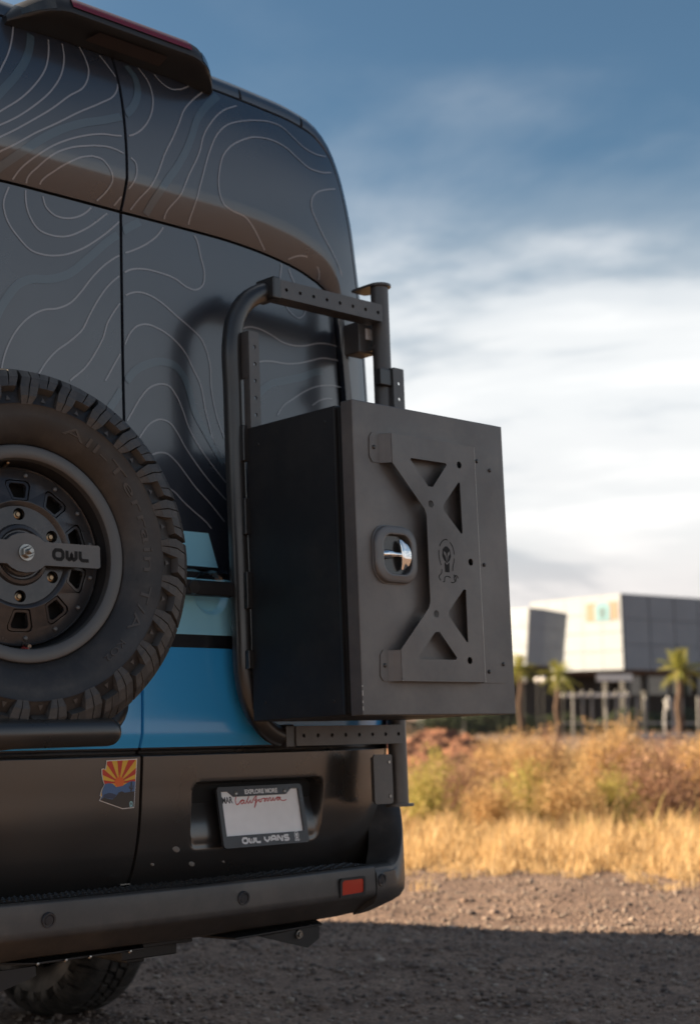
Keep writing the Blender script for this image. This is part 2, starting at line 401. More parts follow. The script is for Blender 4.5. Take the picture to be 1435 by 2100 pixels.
# loose stones on the dirt
phi = (1 + 5 ** .5) / 2
IC = np.array([(-1, phi, 0), (1, phi, 0), (-1, -phi, 0), (1, -phi, 0), (0, -1, phi), (0, 1, phi), (0, -1, -phi), (0, 1, -phi), (phi, 0, -1), (phi, 0, 1), (-phi, 0, -1), (-phi, 0, 1)]) / 1.9
IF = np.array([(0, 11, 5), (0, 5, 1), (0, 1, 7), (0, 7, 10), (0, 10, 11), (1, 5, 9), (5, 11, 4), (11, 10, 2), (10, 7, 6), (7, 1, 8), (3, 9, 4), (3, 4, 2), (3, 2, 6), (3, 6, 8), (3, 8, 9), (4, 9, 5), (2, 4, 11), (6, 2, 10), (8, 6, 7), (9, 8, 1)])
def stones(n, dmin, dmax, lmin, lmax, smin, smax, power):
    d = NR.uniform(dmin, dmax, n); l = NR.uniform(lmin, lmax, n); x, y = dl_np(d, l)
    s = smin + (smax - smin) * NR.random(n) ** power
    V = np.repeat(IC[None], n, 0) * (0.75 + 0.5 * NR.random((n, 12, 1))) * (s[:, None, None] * NR.uniform(0.6, 1.2, (n, 1, 3)) * np.array([1, 1, .62]))
    a = NR.uniform(0, 6.28, n); ca, sa = np.cos(a)[:, None], np.sin(a)[:, None]
    X = V[:, :, 0] * ca - V[:, :, 1] * sa + x[:, None]; Y = V[:, :, 0] * sa + V[:, :, 1] * ca + y[:, None]; Z = V[:, :, 2] + s[:, None] * 0.22
    gh = 0.010 * np.sin(1.7 * x + 0.8 * y) * np.sin(0.9 * y - 1.1 * x + 1.3) + 0.006 * np.sin(4.1 * x - 2.7 * y + 0.4) + 0.004 * np.sin(7.7 * x + 6.1 * y)
    Z = Z + (gh * np.exp(-((x * x + y * y) / 900.0)))[:, None]
    return np.stack([X, Y, Z], 2).reshape(-1, 3), (IF[None] + 12 * np.arange(n)[:, None, None]).reshape(-1, 3)
parts = [stones(20000, 4.6, 8.2, -2.4, 2.6, .003, .015, 2.3), stones(13000, 7.4, 11.4, -2.2, 3.4, .003, .015, 2.8), stones(420, 5.0, 11.2, -2.2, 3.2, .012, .030, 2.4), stones(5000, 2.0, 14, -8, 9, .006, .024, 2.4)]
Vs = []; Fs = []; b = 0
for V, F in parts: Vs.append(V); Fs.append(F + b); b += len(V)
M['stone'] = island_mat('loose_stone', [(0.08, 0.066, 0.062), (0.19, 0.14, 0.115), (0.27, 0.20, 0.16), (0.15, 0.125, 0.115), (0.36, 0.30, 0.25), (0.23, 0.16, 0.125)], 0.85, 0.3)
o = bpy.data.objects.new('gravel', np_mesh('gravel', np.concatenate(Vs), np.concatenate(Fs), M['stone'])); COL.objects.link(o)
tag(o, 'loose brown and grey gravel scattered over the dirt lot', 'gravel', kind='stuff')

# ------------------------------------------------------------------ grass and brush
def blades(x, y, z0, h, w, lean, n):
    """curved tapering blades, 4 sections each"""
    a = NR.uniform(0, 6.283, n); la = NR.uniform(0, 6.283, n); ln = lean * NR.random(n) * h
    V = []
    for t, wf in ((0, 1.0), (.4, .85), (.75, .5)):
        cx = x + np.cos(la) * ln * t * t; cy = y + np.sin(la) * ln * t * t; cz = z0 + h * (t - 0.12 * t * t)
        V.append(np.stack([cx - np.cos(a) * w * wf, cy - np.sin(a) * w * wf, cz], 1)); V.append(np.stack([cx + np.cos(a) * w * wf, cy + np.sin(a) * w * wf, cz], 1))
    V.append(np.stack([x + np.cos(la) * ln, y + np.sin(la) * ln, z0 + h * 0.88], 1))
    V = np.stack(V, 1).reshape(-1, 3); base = 7 * np.arange(n)[:, None, None]
    F = np.array([(0, 1, 3), (0, 3, 2), (2, 3, 5), (2, 5, 4), (4, 5, 6)])[None] + base
    return V, F.reshape(-1, 3)
M['straw'] = island_mat('dry_grass_blade', [(0.53, 0.35, 0.16), (0.66, 0.48, 0.25), (0.44, 0.28, 0.12), (0.74, 0.57, 0.33), (0.60, 0.41, 0.20)], 0.7, 0.25, 0.35)
M['brush'] = island_mat('dry_brush_blade', [(0.46, 0.28, 0.14), (0.26, 0.15, 0.08), (0.54, 0.37, 0.18), (0.33, 0.27, 0.09), (0.46, 0.30, 0.17), (0.40, 0.33, 0.11)], 0.75, 0.2, 0.3)
def edge_d(l): return 10.55 + 0.22 * np.sin(l * 1.9 + .6) + 0.16 * np.sin(l * 4.7) + 0.12 * np.sin(l * 11.3) + 0.08 * np.sin(l * 23.1 + 1)
def grass(n, lmin, lmax, depth, hmin, hmax, w):
    l = NR.uniform(lmin, lmax, n); k = NR.random(n); d = edge_d(l) + depth * k ** 1.15
    clump = 0.75 + 0.35 * np.sin(l * 7.3 + d * 5.1) * np.sin(d * 6.7 - l * 3.1)
    x, y = dl_np(d, l); h = NR.uniform(hmin, hmax, n) * clump * np.minimum(1, .35 + 2.2 * k)
    return blades(x, y, np.zeros(n), h, np.full(n, w) * NR.uniform(.6, 1.4, n), 0.55, n)
def tufts(n):
    cl = NR.uniform(-1.5, 4.0, n); cd_ = edge_d(cl) - np.abs(NR.normal(0, .45, n)); k = 26; l = np.repeat(cl, k) + NR.normal(0, .035, n * k); d = np.repeat(cd_, k) + NR.normal(0, .035, n * k)
    x, y = dl_np(d, l); h = NR.uniform(.03, .11, n * k) * np.repeat(NR.uniform(.5, 1.3, n), k); return blades(x, y, np.zeros(n * k), h, np.full(n * k, .0026), 1.0, n * k)
V1, F1 = grass(26000, -1.6, 4.2, 3.0, .06, .32, .0034); V0, F0 = tufts(90); F1 = np.concatenate([F1, F0 + len(V1)]); V1 = np.concatenate([V1, V0]); V2, F2 = grass(12000, -14, 12, 3.2, .10, .36, .006)
o = bpy.data.objects.new('dry_grass', np_mesh('dry_grass', np.concatenate([V1, V2]), np.concatenate([F1, F2 + len(V1)]), M['straw'])); COL.objects.link(o)
tag(o, 'low golden dry grass along the edge of the gravel lot', 'grass', kind='stuff')
n = 24000; l = NR.uniform(-12, 14, n); l[:18000] = NR.uniform(-1.5, 6.8, 18000); d = NR.uniform(12.4, 30, n)
x, y = dl_np(d, l); h = NR.uniform(.12, .50, n) * (0.75 + 0.55 * np.clip((d - 14) / 8, 0, 1)) * (0.9 + 0.45 * np.sin(l * 2.3 + d * 1.1) * np.sin(d * 1.7 - l * 1.3))
V, F = blades(x, y, np.zeros(n), h, NR.uniform(.004, .011, n), 0.9, n)
o = bpy.data.objects.new('dry_brush', np_mesh('dry_brush', V, F, M['brush'])); COL.objects.link(o)
tag(o, 'tangle of dry desert brush between the bushes behind the grass', 'brush', kind='stuff')

def shrub_mesh(name, seed, cols, nst, fleck, h, rad, droop, up):
    """twiggy bush: woody stems that fork, thin shoots and small leaf flecks"""
    r = random.Random(seed); V = []; F = []
    def ribbon(p, d, ln, w, seg=3, bend=0.25):
        pts = [p]; dd = d.normalized()
        for i in range(seg):
            dd = (dd + Vector((r.uniform(-1, 1), r.uniform(-1, 1), r.uniform(-.6, .7))) * bend).normalized(); pts.append(pts[-1] + dd * ln / seg)
        sd_ = dd.cross(Vector((r.uniform(-1, 1), r.uniform(-1, 1), r.uniform(-1, 1)))).normalized(); b0 = len(V)
        for i, q in enumerate(pts):
            ww = w * (1 - .75 * i / seg); V.append(q - sd_ * ww); V.append(q + sd_ * ww)
        for i in range(seg):
            k = b0 + 2 * i; F.append((k, k + 1, k + 3)); F.append((k, k + 3, k + 2))
        return pts
    for i in range(nst):
        a = r.uniform(0, 6.283); e = r.uniform(.25, 1.5) if up < .5 else r.uniform(.7, 1.55)
        d = Vector((math.cos(a) * math.cos(e), math.sin(a) * math.cos(e), math.sin(e)))
        reach = 1.0 / math.sqrt((math.cos(e) / rad) ** 2 + (math.sin(e) / h) ** 2) * r.uniform(.6, 1.0)
        p = Vector((r.uniform(-.25, .25) * rad, r.uniform(-.25, .25) * rad, 0))
        pts = ribbon(p, d, reach * .8, .004 * r.uniform(.8, 1.6), 4, .18)
        for q in pts[1:]:
            for k in range(3):
                sh = ribbon(q, (d + Vector((r.uniform(-1, 1), r.uniform(-1, 1), r.uniform(-.3, 1)))), reach * r.uniform(.12, .34), .0026, 2, .3)
                for t in range(fleck):
                    c = sh[-1] + Vector((r.gauss(0, .03), r.gauss(0, .03), r.gauss(0, .03))); s = r.uniform(.010, .026)
                    u = Vector((r.uniform(-1, 1), r.uniform(-1, 1), r.uniform(-1, 1))).normalized(); w = u.cross(Vector((r.uniform(-1, 1), r.uniform(-1, 1), r.uniform(-1, 1)))).normalized()
                    b0 = len(V); V.extend([c - u * s, c + w * s * .55, c + u * s, c - w * s * .55]); F.append((b0, b0 + 1, b0 + 2)); F.append((b0, b0 + 2, b0 + 3))
    return np_mesh(name, np.array([tuple(v) for v in V]), np.array(F), cols)
SH = {
 'straw': island_mat('straw_bush', [(0.58, 0.375, 0.17), (0.42, 0.26, 0.11), (0.68, 0.48, 0.25), (0.28, 0.17, 0.075)], .75, .2, .3),
 'twig': island_mat('twig_bush', [(0.36, 0.21, 0.14), (0.20, 0.11, 0.075), (0.46, 0.28, 0.18), (0.10, 0.055, 0.038)], .75, .2, .25),
 'green': island_mat('green_bush', [(0.40, 0.345, 0.09), (0.27, 0.255, 0.065), (0.50, 0.43, 0.14), (0.46, 0.33, 0.13)], .7, .25, .35)}
base_mesh = {}
for kind, nst, fl, up in (('straw', 80, 5, 1), ('twig', 84, 5, 0), ('green', 80, 8, 0)):
    for v in (0, 1): base_mesh[kind, v] = shrub_mesh('bush_' + kind, 31 + v * 7 + len(kind), SH[kind], nst, fl, 1.0, 0.85, 0, up)
BUSH = [  # px-derived bearing, distance, height, radius, kind
 (868, 14.0, .52, .36, 'green', 'yellow-green bush right beside the van bumper corner, nearest of the green ones'),
 (898, 16.4, .56, .36, 'green', 'taller yellow-green bush in front of the red dirt mound'),
 (938, 15.0, .58, .50, 'twig', 'brown twiggy bush between the two green bushes and the pale plume bush'),
 (1004, 19.0, .64, .40, 'straw', 'pale feathery plume bush at the right foot of the dirt mound'),
 (1086, 16.2, .76, .58, 'straw', 'wide tan bush below the left end of the white fence'),
 (1076, 14.3, .50, .40, 'green', 'low olive bush in front of the wide tan bush'),
 (1224, 17.0, .80, .38, 'straw', 'slim golden bush reaching up towards the white fence'),
 (1272, 18.2, .86, .38, 'straw', 'tallest golden bush, standing against the dark building base'),
 (1345, 14.6, .70, .72, 'twig', 'big pinkish brown bush with a dark shaded base'),
 (1432, 16.4, .74, .52, 'straw', 'tan bush at the right edge of the picture'),
 (1252, 14.2, .46, .34, 'green', 'small olive bush left of the big pinkish brown bush'),
 (1160, 14.0, .50, .50, 'straw', 'low straw bush in the middle, just behind the golden grass'),
 (1008, 13.5, .42, .44, 'straw', 'low straw bush in front of the pale plume bush'),
 (1120, 21.0, .74, .46, 'twig', 'far brown bush behind the wide tan bush'),
 (1378, 20.0, .66, .50, 'twig', 'far brown bush behind the big pinkish brown bush')]
for i, (px, d, h, rad, kind, lab) in enumerate(BUSH):
    l = (px - 717.5) / 3235 * d; o = bpy.data.objects.new('desert_bush', base_mesh[kind, i % 2]); COL.objects.link(o)
    o.location = dl(d, l, -0.01); o.scale = (rad / .85 * 1.08, rad / .85 * 1.08, h * 1.2); o.rotation_euler = (0, 0, rng.uniform(0, 6.28))
    tag(o, lab, 'bush', 'bushes behind the dry grass')

# red dirt mound
g = MB(); rows = []
for i in range(41):
    row = []
    for j in range(61):
        u = j / 60 * 2 - 1; v = i / 40 * 2 - 1; r2 = u * u + v * v
        hh = max(0, 1 - r2) ** 1.3 * (0.82 + .13 * math.sin(5 * u + 2) * math.sin(4 * v) + .05 * math.sin(17 * u + 3 * v) * math.sin(13 * v - 5 * u) + .06 * math.sin(37 * u) * math.sin(31 * v + 9 * u))
        p = dl(22.0 + v * 1.7, (905 - 717.5) / 3235 * 22.0 + u * 1.45, hh * .86 - .02); row.append(tuple(p))
    rows.append(row)
g.grid(rows)
tag(obj('dirt_mound', g, mat('red_dirt', (0.20, 0.085, 0.045), .95, bump=(14, 1.0, .06), vary=(3, .4))), kind='structure')

# ------------------------------------------------------------------ building
def pxl(px, d): return (px - 717.5) / 3235 * d
def pz(py, d): return 1.11 + (1441.5 - py) / 3235 * d
M['clad'] = mat('white_cladding', (0.212, 0.240, 0.272), .55, vary=(.6, .05), rvary=(3, .1))
M['clad_joint'] = mat('cladding_joint', (0.185, 0.20, 0.22), .8)
M['dark_wall'] = mat('dark_ground_floor', (0.022, 0.022, 0.022), .6, vary=(2, .3))
M['soffit'] = mat('brown_soffit', (0.10, 0.065, 0.05), .7)
M['pane'] = mat('window_glass', (0.10, 0.13, 0.12), .08, spec=.9, coat=1.0)
M['white_paint'] = mat('white_paint', (0.78, 0.76, 0.72), .5)
bld = empty('office_building', dl(62, 10)); Bi = Matrix.Translation(-bld.location)
def wall_block(name, plan_b, plan_t, z0, z1, m):
    n = len(plan_b); g = MB()
    vs = [Bi @ dl(d, l, z0) for d, l in plan_b] + [Bi @ dl(d, l, z1) for d, l in plan_t]
    fs = [(i, (i + 1) % n, n + (i + 1) % n, n + i) for i in range(n)] + [tuple(range(n))[::-1], tuple(range(n, 2 * n))]
    g.add(vs, fs); return obj(name, g, m, bld, smooth=0)
def face_panels(par, a, b, at, bt, z0, z1, nc, nr, out, m):
    """cladding sheets with open joints on a wall from plan point a to b (top line at to bt)"""
    for r in range(nr):
        for c in range(nc):
            q = []
            for (uu, vv) in ((c, r), (c + 1, r), (c + 1, r + 1), (c, r + 1)):
                u = uu / nc; v = vv / nr
                u = min(max(u + (.0018 if uu == c else -.0018), 0), 1); v = min(max(v + (.0035 if vv == r else -.0035), 0), 1)
                lo = Vector(a).lerp(Vector(b), u); hi = Vector(at).lerp(Vector(bt), u); p = lo.lerp(hi, v)
                q.append(Bi @ dl(p.x, p.y, z0 + (z1 - z0) * v))
            nrm = (q[1] - q[0]).cross(q[3] - q[0]).normalized()
            if nrm.dot(Bi @ dl(0, 0, 1) - q[0]) < 0: nrm = -nrm
            g = MB(); t = out
            g.add([p for p in q] + [p + nrm * t for p in q], [(0, 1, 2, 3), (4, 5, 6, 7), (0, 1, 5, 4), (1, 2, 6, 5), (2, 3, 7, 6), (3, 0, 4, 7)])
            obj('wall_panel', g, m, par, smooth=0)
A, B_, C_, D_ = (60.0, 10.40), (65.6, 7.40), (69.6, 22.0), (75.2, 19.0)
At, Bt = (60.0, 10.33), (65.6, 7.55)
mz0, mz1 = 2.35, 5.25
mb = wall_block('upper_wall', [A, B_, D_, C_], [At, Bt, D_, C_], mz0, mz1, M['clad_joint'])
face_panels(mb, A, B_, At, Bt, mz0, mz1, 5, 4, .05, M['clad'])
face_panels(mb, A, C_, At, C_, mz0, mz1, 10, 3, .05, M['clad'])
wall_block('soffit', [(60.6, 10.5), (65.6, 7.9), (75, 19), (69.6, 21.6)], [(60.6, 10.5), (65.6, 7.9), (75, 19), (69.6, 21.6)], mz0 - .14, mz0 - .004, M['soffit'])
wb_b = [(55.0, pxl(1079, 55)), (55.8, pxl(1108, 55.8)), (58.4, pxl(1150, 58.4)), (59.6, 6.3), (58.2, 3.6)]
wb_t = [(55.0, pxl(1086, 55)), (55.8, pxl(1115, 55.8)), (58.4, pxl(1161, 58.4)), (59.6, 6.5), (58.2, 3.8)]
wg = wall_block('wing_wall', wb_b, wb_t, pz(1366, 55), pz(1248, 55), M['clad_joint'])
wz0, wz1 = pz(1366, 55), pz(1248, 55)
for i in range(2): face_panels(wg, wb_b[i], wb_b[i + 1], wb_t[i], wb_t[i + 1], wz0, wz1, 1 + i, 3, .04, M['clad'])
face_panels(wg, wb_b[4], wb_b[0], wb_t[4], wb_t[0], wz0, wz1, 4, 3, .04, M['clad'])
wall_block('ground_floor', [(64.5, 3.0), (64.5, 22.5), (72, 22.5), (72, 3.0)], [(64.5, 3.0), (64.5, 22.5), (72, 22.5), (72, 3.0)], -.05, 2.34, M['dark_wall'])
wall_block('wing_ground_floor', [(58.3, 4.2), (58.3, 7.4), (59.5, 7.0), (59.5, 4.2)], [(58.3, 4.2), (58.3, 7.4), (59.5, 7.0), (59.5, 4.2)], -.05, wz0 - .003, M['dark_wall'])
for i in range(9):
    l0 = 11.0 + i * 1.05; g = MB(); g.box(-.46, .46, -.04, .03, 0, .78)
    o = obj('window', g, M['pane'], bld, smooth=0); o.rotation_euler = (0, 0, -YAW); o.location = Bi @ dl(64.43, l0 + .4, 1.42)
    fr = MB(); fr.box(-.50, -.46, -.07, .03, -.04, .82).box(.46, .50, -.07, .03, -.04, .82).box(-.46, .46, -.07, .03, .78, .82).box(-.46, .46, -.07, .03, -.04, 0)
    obj('window_frame', fr, M['dark_wall'], o, smooth=0)
for px, d in ((1318, 61.5), (1240, 62.5), (1420, 63.5), (1275, 61)):
    g = MB(); g.box(-.11, .11, -.11, .11, -.05, 2.34); o = obj('column', g, M['dark_wall'], bld, smooth=0, bevel=.01); o.location = Bi @ dl(d, pxl(px, d), 0)
# emblem panel on the sunlit wall
u0, u1 = .04, .30
def face_pt(u, v, out):
    lo = Vector(A).lerp(Vector(B_), u); hi = Vector(At).lerp(Vector(Bt), u); p = lo.lerp(hi, v); q = Bi @ dl(p.x, p.y, mz0 + (mz1 - mz0) * v)
    n = (Vector(dl(*B_)) - Vector(dl(*A))).cross(Vector((0, 0, 1))).normalized()
    if n.dot(CAM - Vector(dl(*A))) < 0: n = -n
    return q + n * out
def face_poly(name, pts, out, m, par):
    g = MB(); k = len(pts); g.add([face_pt(u, v, .05) for u, v in pts] + [face_pt(u, v, out) for u, v in pts], [tuple(range(k, 2 * k))] + [(i, (i + 1) % k, k + (i + 1) % k, k + i) for i in range(k)])
    return obj(name, g, m, par, smooth=0)
face_poly('emblem_backing', [(.03, .66), (.36, .66), (.36, .90), (.03, .90)], .07, mat('emblem_sand', (0.21, 0.135, 0.085), .6), bld)
arch = [(.11, .655), (.26, .655), (.265, .84)] + [(.185 + .08 * math.cos(a), .84 + .075 * math.sin(a)) for a in (.4, .8, 1.2, 1.57, 1.95, 2.35, 2.75)] + [(.105, .84)]
em = face_poly('emblem', arch, .09, mat('emblem_teal', (0.10, 0.225, 0.27), .5), bld)
face_poly('emblem_mark', [(.165, .69), (.205, .69), (.225, .80), (.185, .85), (.145, .80)], .105, mat('emblem_grey', (0.05, 0.11, 0.13), .6), em)
tag(bld, 'white panelled modern building with slanted upper walls above a dark ground floor', 'building')

# white sign canopy strip over the entrance
g = MB(); g.box(-.62, .62, -.25, .25, 0, .26); o = obj('entrance_canopy', g, M['white_paint'], smooth=0, bevel=.01)
o.location = dl(57.5, pxl(1256, 57.5), pz(1398, 57.5)); o.rotation_euler = (0, 0, -YAW)
for s in (-.55, .55):
    g = MB(); g.box(s - .04, s + .04, -.04, .04, -o.location.z, 0); obj('canopy_post', g, M['dark_wall'], o, smooth=0)
tag(o, 'small bright white canopy on posts in front of the building entrance', 'canopy')

# white fence
fd = 53.5; zt = pz(1419, fd)
M['post_grey'] = mat('pale_grey_post', (0.20, 0.195, 0.19), .5)
fence = empty('white_fence', dl(fd, pxl(1215, fd)), (0, 0, -YAW))
g = MB(); g.box(pxl(1148, fd) - pxl(1215, fd), pxl(1287, fd) - pxl(1215, fd), -.05, .05, zt - .18, zt - .06); obj('rail', g, M['white_paint'], fence, smooth=0, bevel=.01)
g = MB(); g.box(pxl(1148, fd) - pxl(1215, fd), pxl(1430, fd) - pxl(1215, fd), -.02, .02, .40, .46); obj('lower_rail', g, mat('grey_rail', (.35, .35, .34), .5), fence, smooth=0)
for px in (1171, 1190, 1209, 1238, 1259, 1281, 1300, 1318, 1392, 1425):
    x0 = pxl(px, fd) - pxl(1215, fd); hi = zt if px < 1290 else zt - .2
    g = MB(); g.tube([(x0, -.09, -.05), (x0, -.09, hi)], .045, 10, round_end=True); obj('post', g, M['post_grey'], fence)
tag(fence, 'white post and rail fence in front of the dark building base', 'fence')
# path lamps with white globes
for i, (px, py) in enumerate(((1072, 1396), (1100, 1395.5), (1112, 1395), (1137, 1394), (1152, 1394))):
    d = 52 + (i % 2) * .8; z = pz(py, d); lp = empty('path_lamp', dl(d, pxl(px, d)))
    g = MB(); g.tube([(0, 0, -.05), (0, 0, z - .09)], .03, 8); obj('pole', g, M['dark_wall'], lp)
    g = MB(); g.lathe([(.001, -.1), (.06, -.085), (.10, -.03), (.105, 0), (.10, .03), (.06, .085), (.001, .1)], 16)
    g.xf(Matrix.Translation((0, 0, z)) @ Matrix.Rotation(R_(90), 4, 'X')); obj('globe', g, M['white_paint'], lp)
    tag(lp, ['first from the left', 'second from the left', 'middle one', 'second from the right', 'rightmost'][i].join(('thin dark path lamp with a white globe below the wing, ', '')) , 'lamp', 'path lamps before the building')
# tall white sculpture right of the fence
M['dull_white'] = mat('dull_white_metal', (0.34, 0.34, 0.34), .5)
sc = empty('white_sculpture', dl(52, pxl(1366, 52)), (0, 0, -YAW)); zs = lambda py: pz(py, 52)
for s in (-1, 1):
    g = MB(); g.tube([(s * .13, 0, -.02), (s * .14, 0, zs(1475)), (s * .10, 0, zs(1452))], [.05, .045, .05], 8); obj('leg', g, M['dull_white'], sc)
g = MB(); g.tube([(0, 0, zs(1455)), (0, 0, zs(1447)), (0, 0, zs(1436))], [.11, .13, .16], 10); g.tube([(-.16, 0, zs(1438)), (.16, 0, zs(1438))], .05, 8); obj('body', g, M['dull_white'], sc)
g = MB(); g.tube([(0, 0, zs(1437)), (0, 0, zs(1433)), (0, 0, zs(1429))], [.05, .08, .06], 10); obj('head', g, M['dull_white'], sc)
tag(sc, 'white two-legged sculpture standing between the fence and the right palm', 'sculpture')
# low wall at the right
g = MB(); g.box(0, 9, -.12, .12, -.05, .20); o = obj('low_wall', g, mat('grey_block', (.40, .36, .34), .85, vary=(2, .15), bump=(20, .3, .01)), smooth=0, bevel=.01)
o.location = dl(47, pxl(1290, 47)); o.rotation_euler = (0, 0, -YAW - .03); tag(o, 'low grey wall running out of the picture behind the bushes at right', 'wall')

# palms
def palm(px, d, top, size, lab, seed):
    r = random.Random(seed); root = empty('palm_tree', dl(d, pxl(px, d))); zc = pz(top, d)
    g = MB(); n = 10; g.tube([(0.03 * math.sin(i), 0.02 * math.cos(i * 1.3), -.05 + (zc + .05) * i / n) for i in range(n + 1)], [(.115 - .035 * i / n) * (1 + .10 * (i % 2)) * size for i in range(n + 1)], 10)
    obj('trunk', g, mat('palm_bark', (.10, .062, .042), .9, bump=(30, .8, .02), vary=(12, .3)), root)
    g = MB()
    for k in range(34):
        a = r.uniform(0, 6.283); e = r.uniform(-.55, 1.3); L_ = r.uniform(.62, .95) * size
        d0 = Vector((math.cos(a) * math.cos(e), math.sin(a) * math.cos(e), math.sin(e))); p0 = Vector((0, 0, zc)); pts = []
        for q in range(9):
            t = q / 8; pts.append(p0 + d0 * L_ * t + Vector((0, 0, -.42 * L_ * t * t * (1.1 - .4 * abs(e)))))
        s1 = d0.cross(Vector((0, 0, 1))); s1 = s1.normalized() if s1.length > .05 else Vector((1, 0, 0))
        g.tube(pts, .008 * size, 4)
        for q in range(2, 9):
            for sd_ in (-1, 1):
                for hh in (0, .5):
                    b0 = pts[q - 1].lerp(pts[q], hh); tdir = (pts[q] - pts[q - 1]).normalized(); ln = L_ * .34 * math.sin(.5 + 2.3 * q / 9) * r.uniform(.8, 1.1)
                    dd = (s1 * sd_ + tdir * .9 + Vector((0, 0, -.35))).normalized(); w = tdir * .016 * size; g.add([b0 - w, b0 + w, b0 + dd * ln], [(0, 1, 2)])
    obj('crown', g, island_mat('palm_leaf', [(.20, .24, .05), (.34, .35, .08), (.44, .38, .10), (.12, .16, .04)], .5, .4, .3), root, smooth=0)
    tag(root, lab, 'palm', 'small palms before the building')
palm(1388, 48, 1376, 1.0, 'small sunlit fan palm in front of the grey-blue wall at right', 3)
palm(1140, 50, 1386, .85, 'small fan palm under the white wall, left of the fence', 5)
palm(1064, 51, 1372, .8, 'dark small palm half hidden behind the cargo box edge', 8)

# dark hedge left of the fence
hg = MB(); r = random.Random(4)
for k in range(9000):
    l = r.uniform(.5, 15.0); zz_ = r.random() ** .8 * (.75 + .3 * math.sin(l * 2.1) * math.sin(l * .9)); dd = 54.6 + r.uniform(-.5, .5) * (1.1 - zz_ * .5)
    c = dl(dd, l, max(zz_, .02)); s = r.uniform(.03, .075)
    u = Vector((r.uniform(-1, 1), r.uniform(-1, 1), r.uniform(-1, 1))).normalized(); w = u.orthogonal().normalized()
    hg.add([c - u * s, c + w * s * .6, c + u * s, c - w * s * .6], [(0, 1, 2, 3)])
tag(obj('hedge', hg, island_mat('hedge_leaf', [(.035, .05, .02), (.06, .075, .03), (.02, .03, .015)], .6, .3), smooth=0), 'long dark hedge running behind the fence posts at the foot of the building', 'hedge')

# ------------------------------------------------------------------ the van: rear surface
PZ=[.50,.60,.64,.675,.72,.794,.90,1.0,1.16,1.30,1.45,1.85,2.25,2.45,2.606,2.692,2.796,2.87,2.94]
PY=[.06,.045,.033,.013,-.003,-.018,-.024,-.026,-.022,-.008,.010,.045,.068,.078,.087,.100,.126,.155,.19]
def hermite(xs,ys,x):
    n=len(xs)
    if x<=xs[0]: return ys[0]
    if x>=xs[-1]: return ys[-1]
    i=0
    while x>xs[i+1]: i+=1
    h=xs[i+1]-xs[i];t=(x-xs[i])/h
    def m(k):
        if k==0: return (ys[1]-ys[0])/(xs[1]-xs[0])
        if k==n-1: return (ys[-1]-ys[-2])/(xs[-1]-xs[-2])
        a=(ys[k]-ys[k-1])/(xs[k]-xs[k-1]);b=(ys[k+1]-ys[k])/(xs[k+1]-xs[k])
        wa=xs[k+1]-xs[k];wb=xs[k]-xs[k-1]
        return (a*wa+b*wb)/(wa+wb)
    t2=t*t;t3=t2*t
    return (2*t3-3*t2+1)*ys[i]+(t3-2*t2+t)*h*m(i)+(-2*t3+3*t2)*ys[i+1]+(t3-t2)*h*m(i+1)
def crown(X):
    a=abs(X)/.9
    return .026*a*a+.026*a**8
def body(X,Z): return hermite(PZ,PY,Z)+crown(X)
RX=[0,.2,.4,.55,.67,.75,.795,.82,.835,.85,.862,.866]
RZ=[2.431,2.432,2.431,2.42,2.402,2.38,2.355,2.32,2.25,2.10,1.85,1.46]
def inrec(X,Z):
    X=abs(X)
    if Z<1.46 or X>.866: return False
    if X<=.835:
        return Z<hermite(RX[:9],RZ[:9],X)
    # side
    zs=RZ[8:][::-1];xs=RX[8:][::-1]
    return Z<2.25 and X<hermite(zs,xs,Z)
def surf0(X,Z): return body(X,Z)+(.026 if inrec(X,Z) else 0)
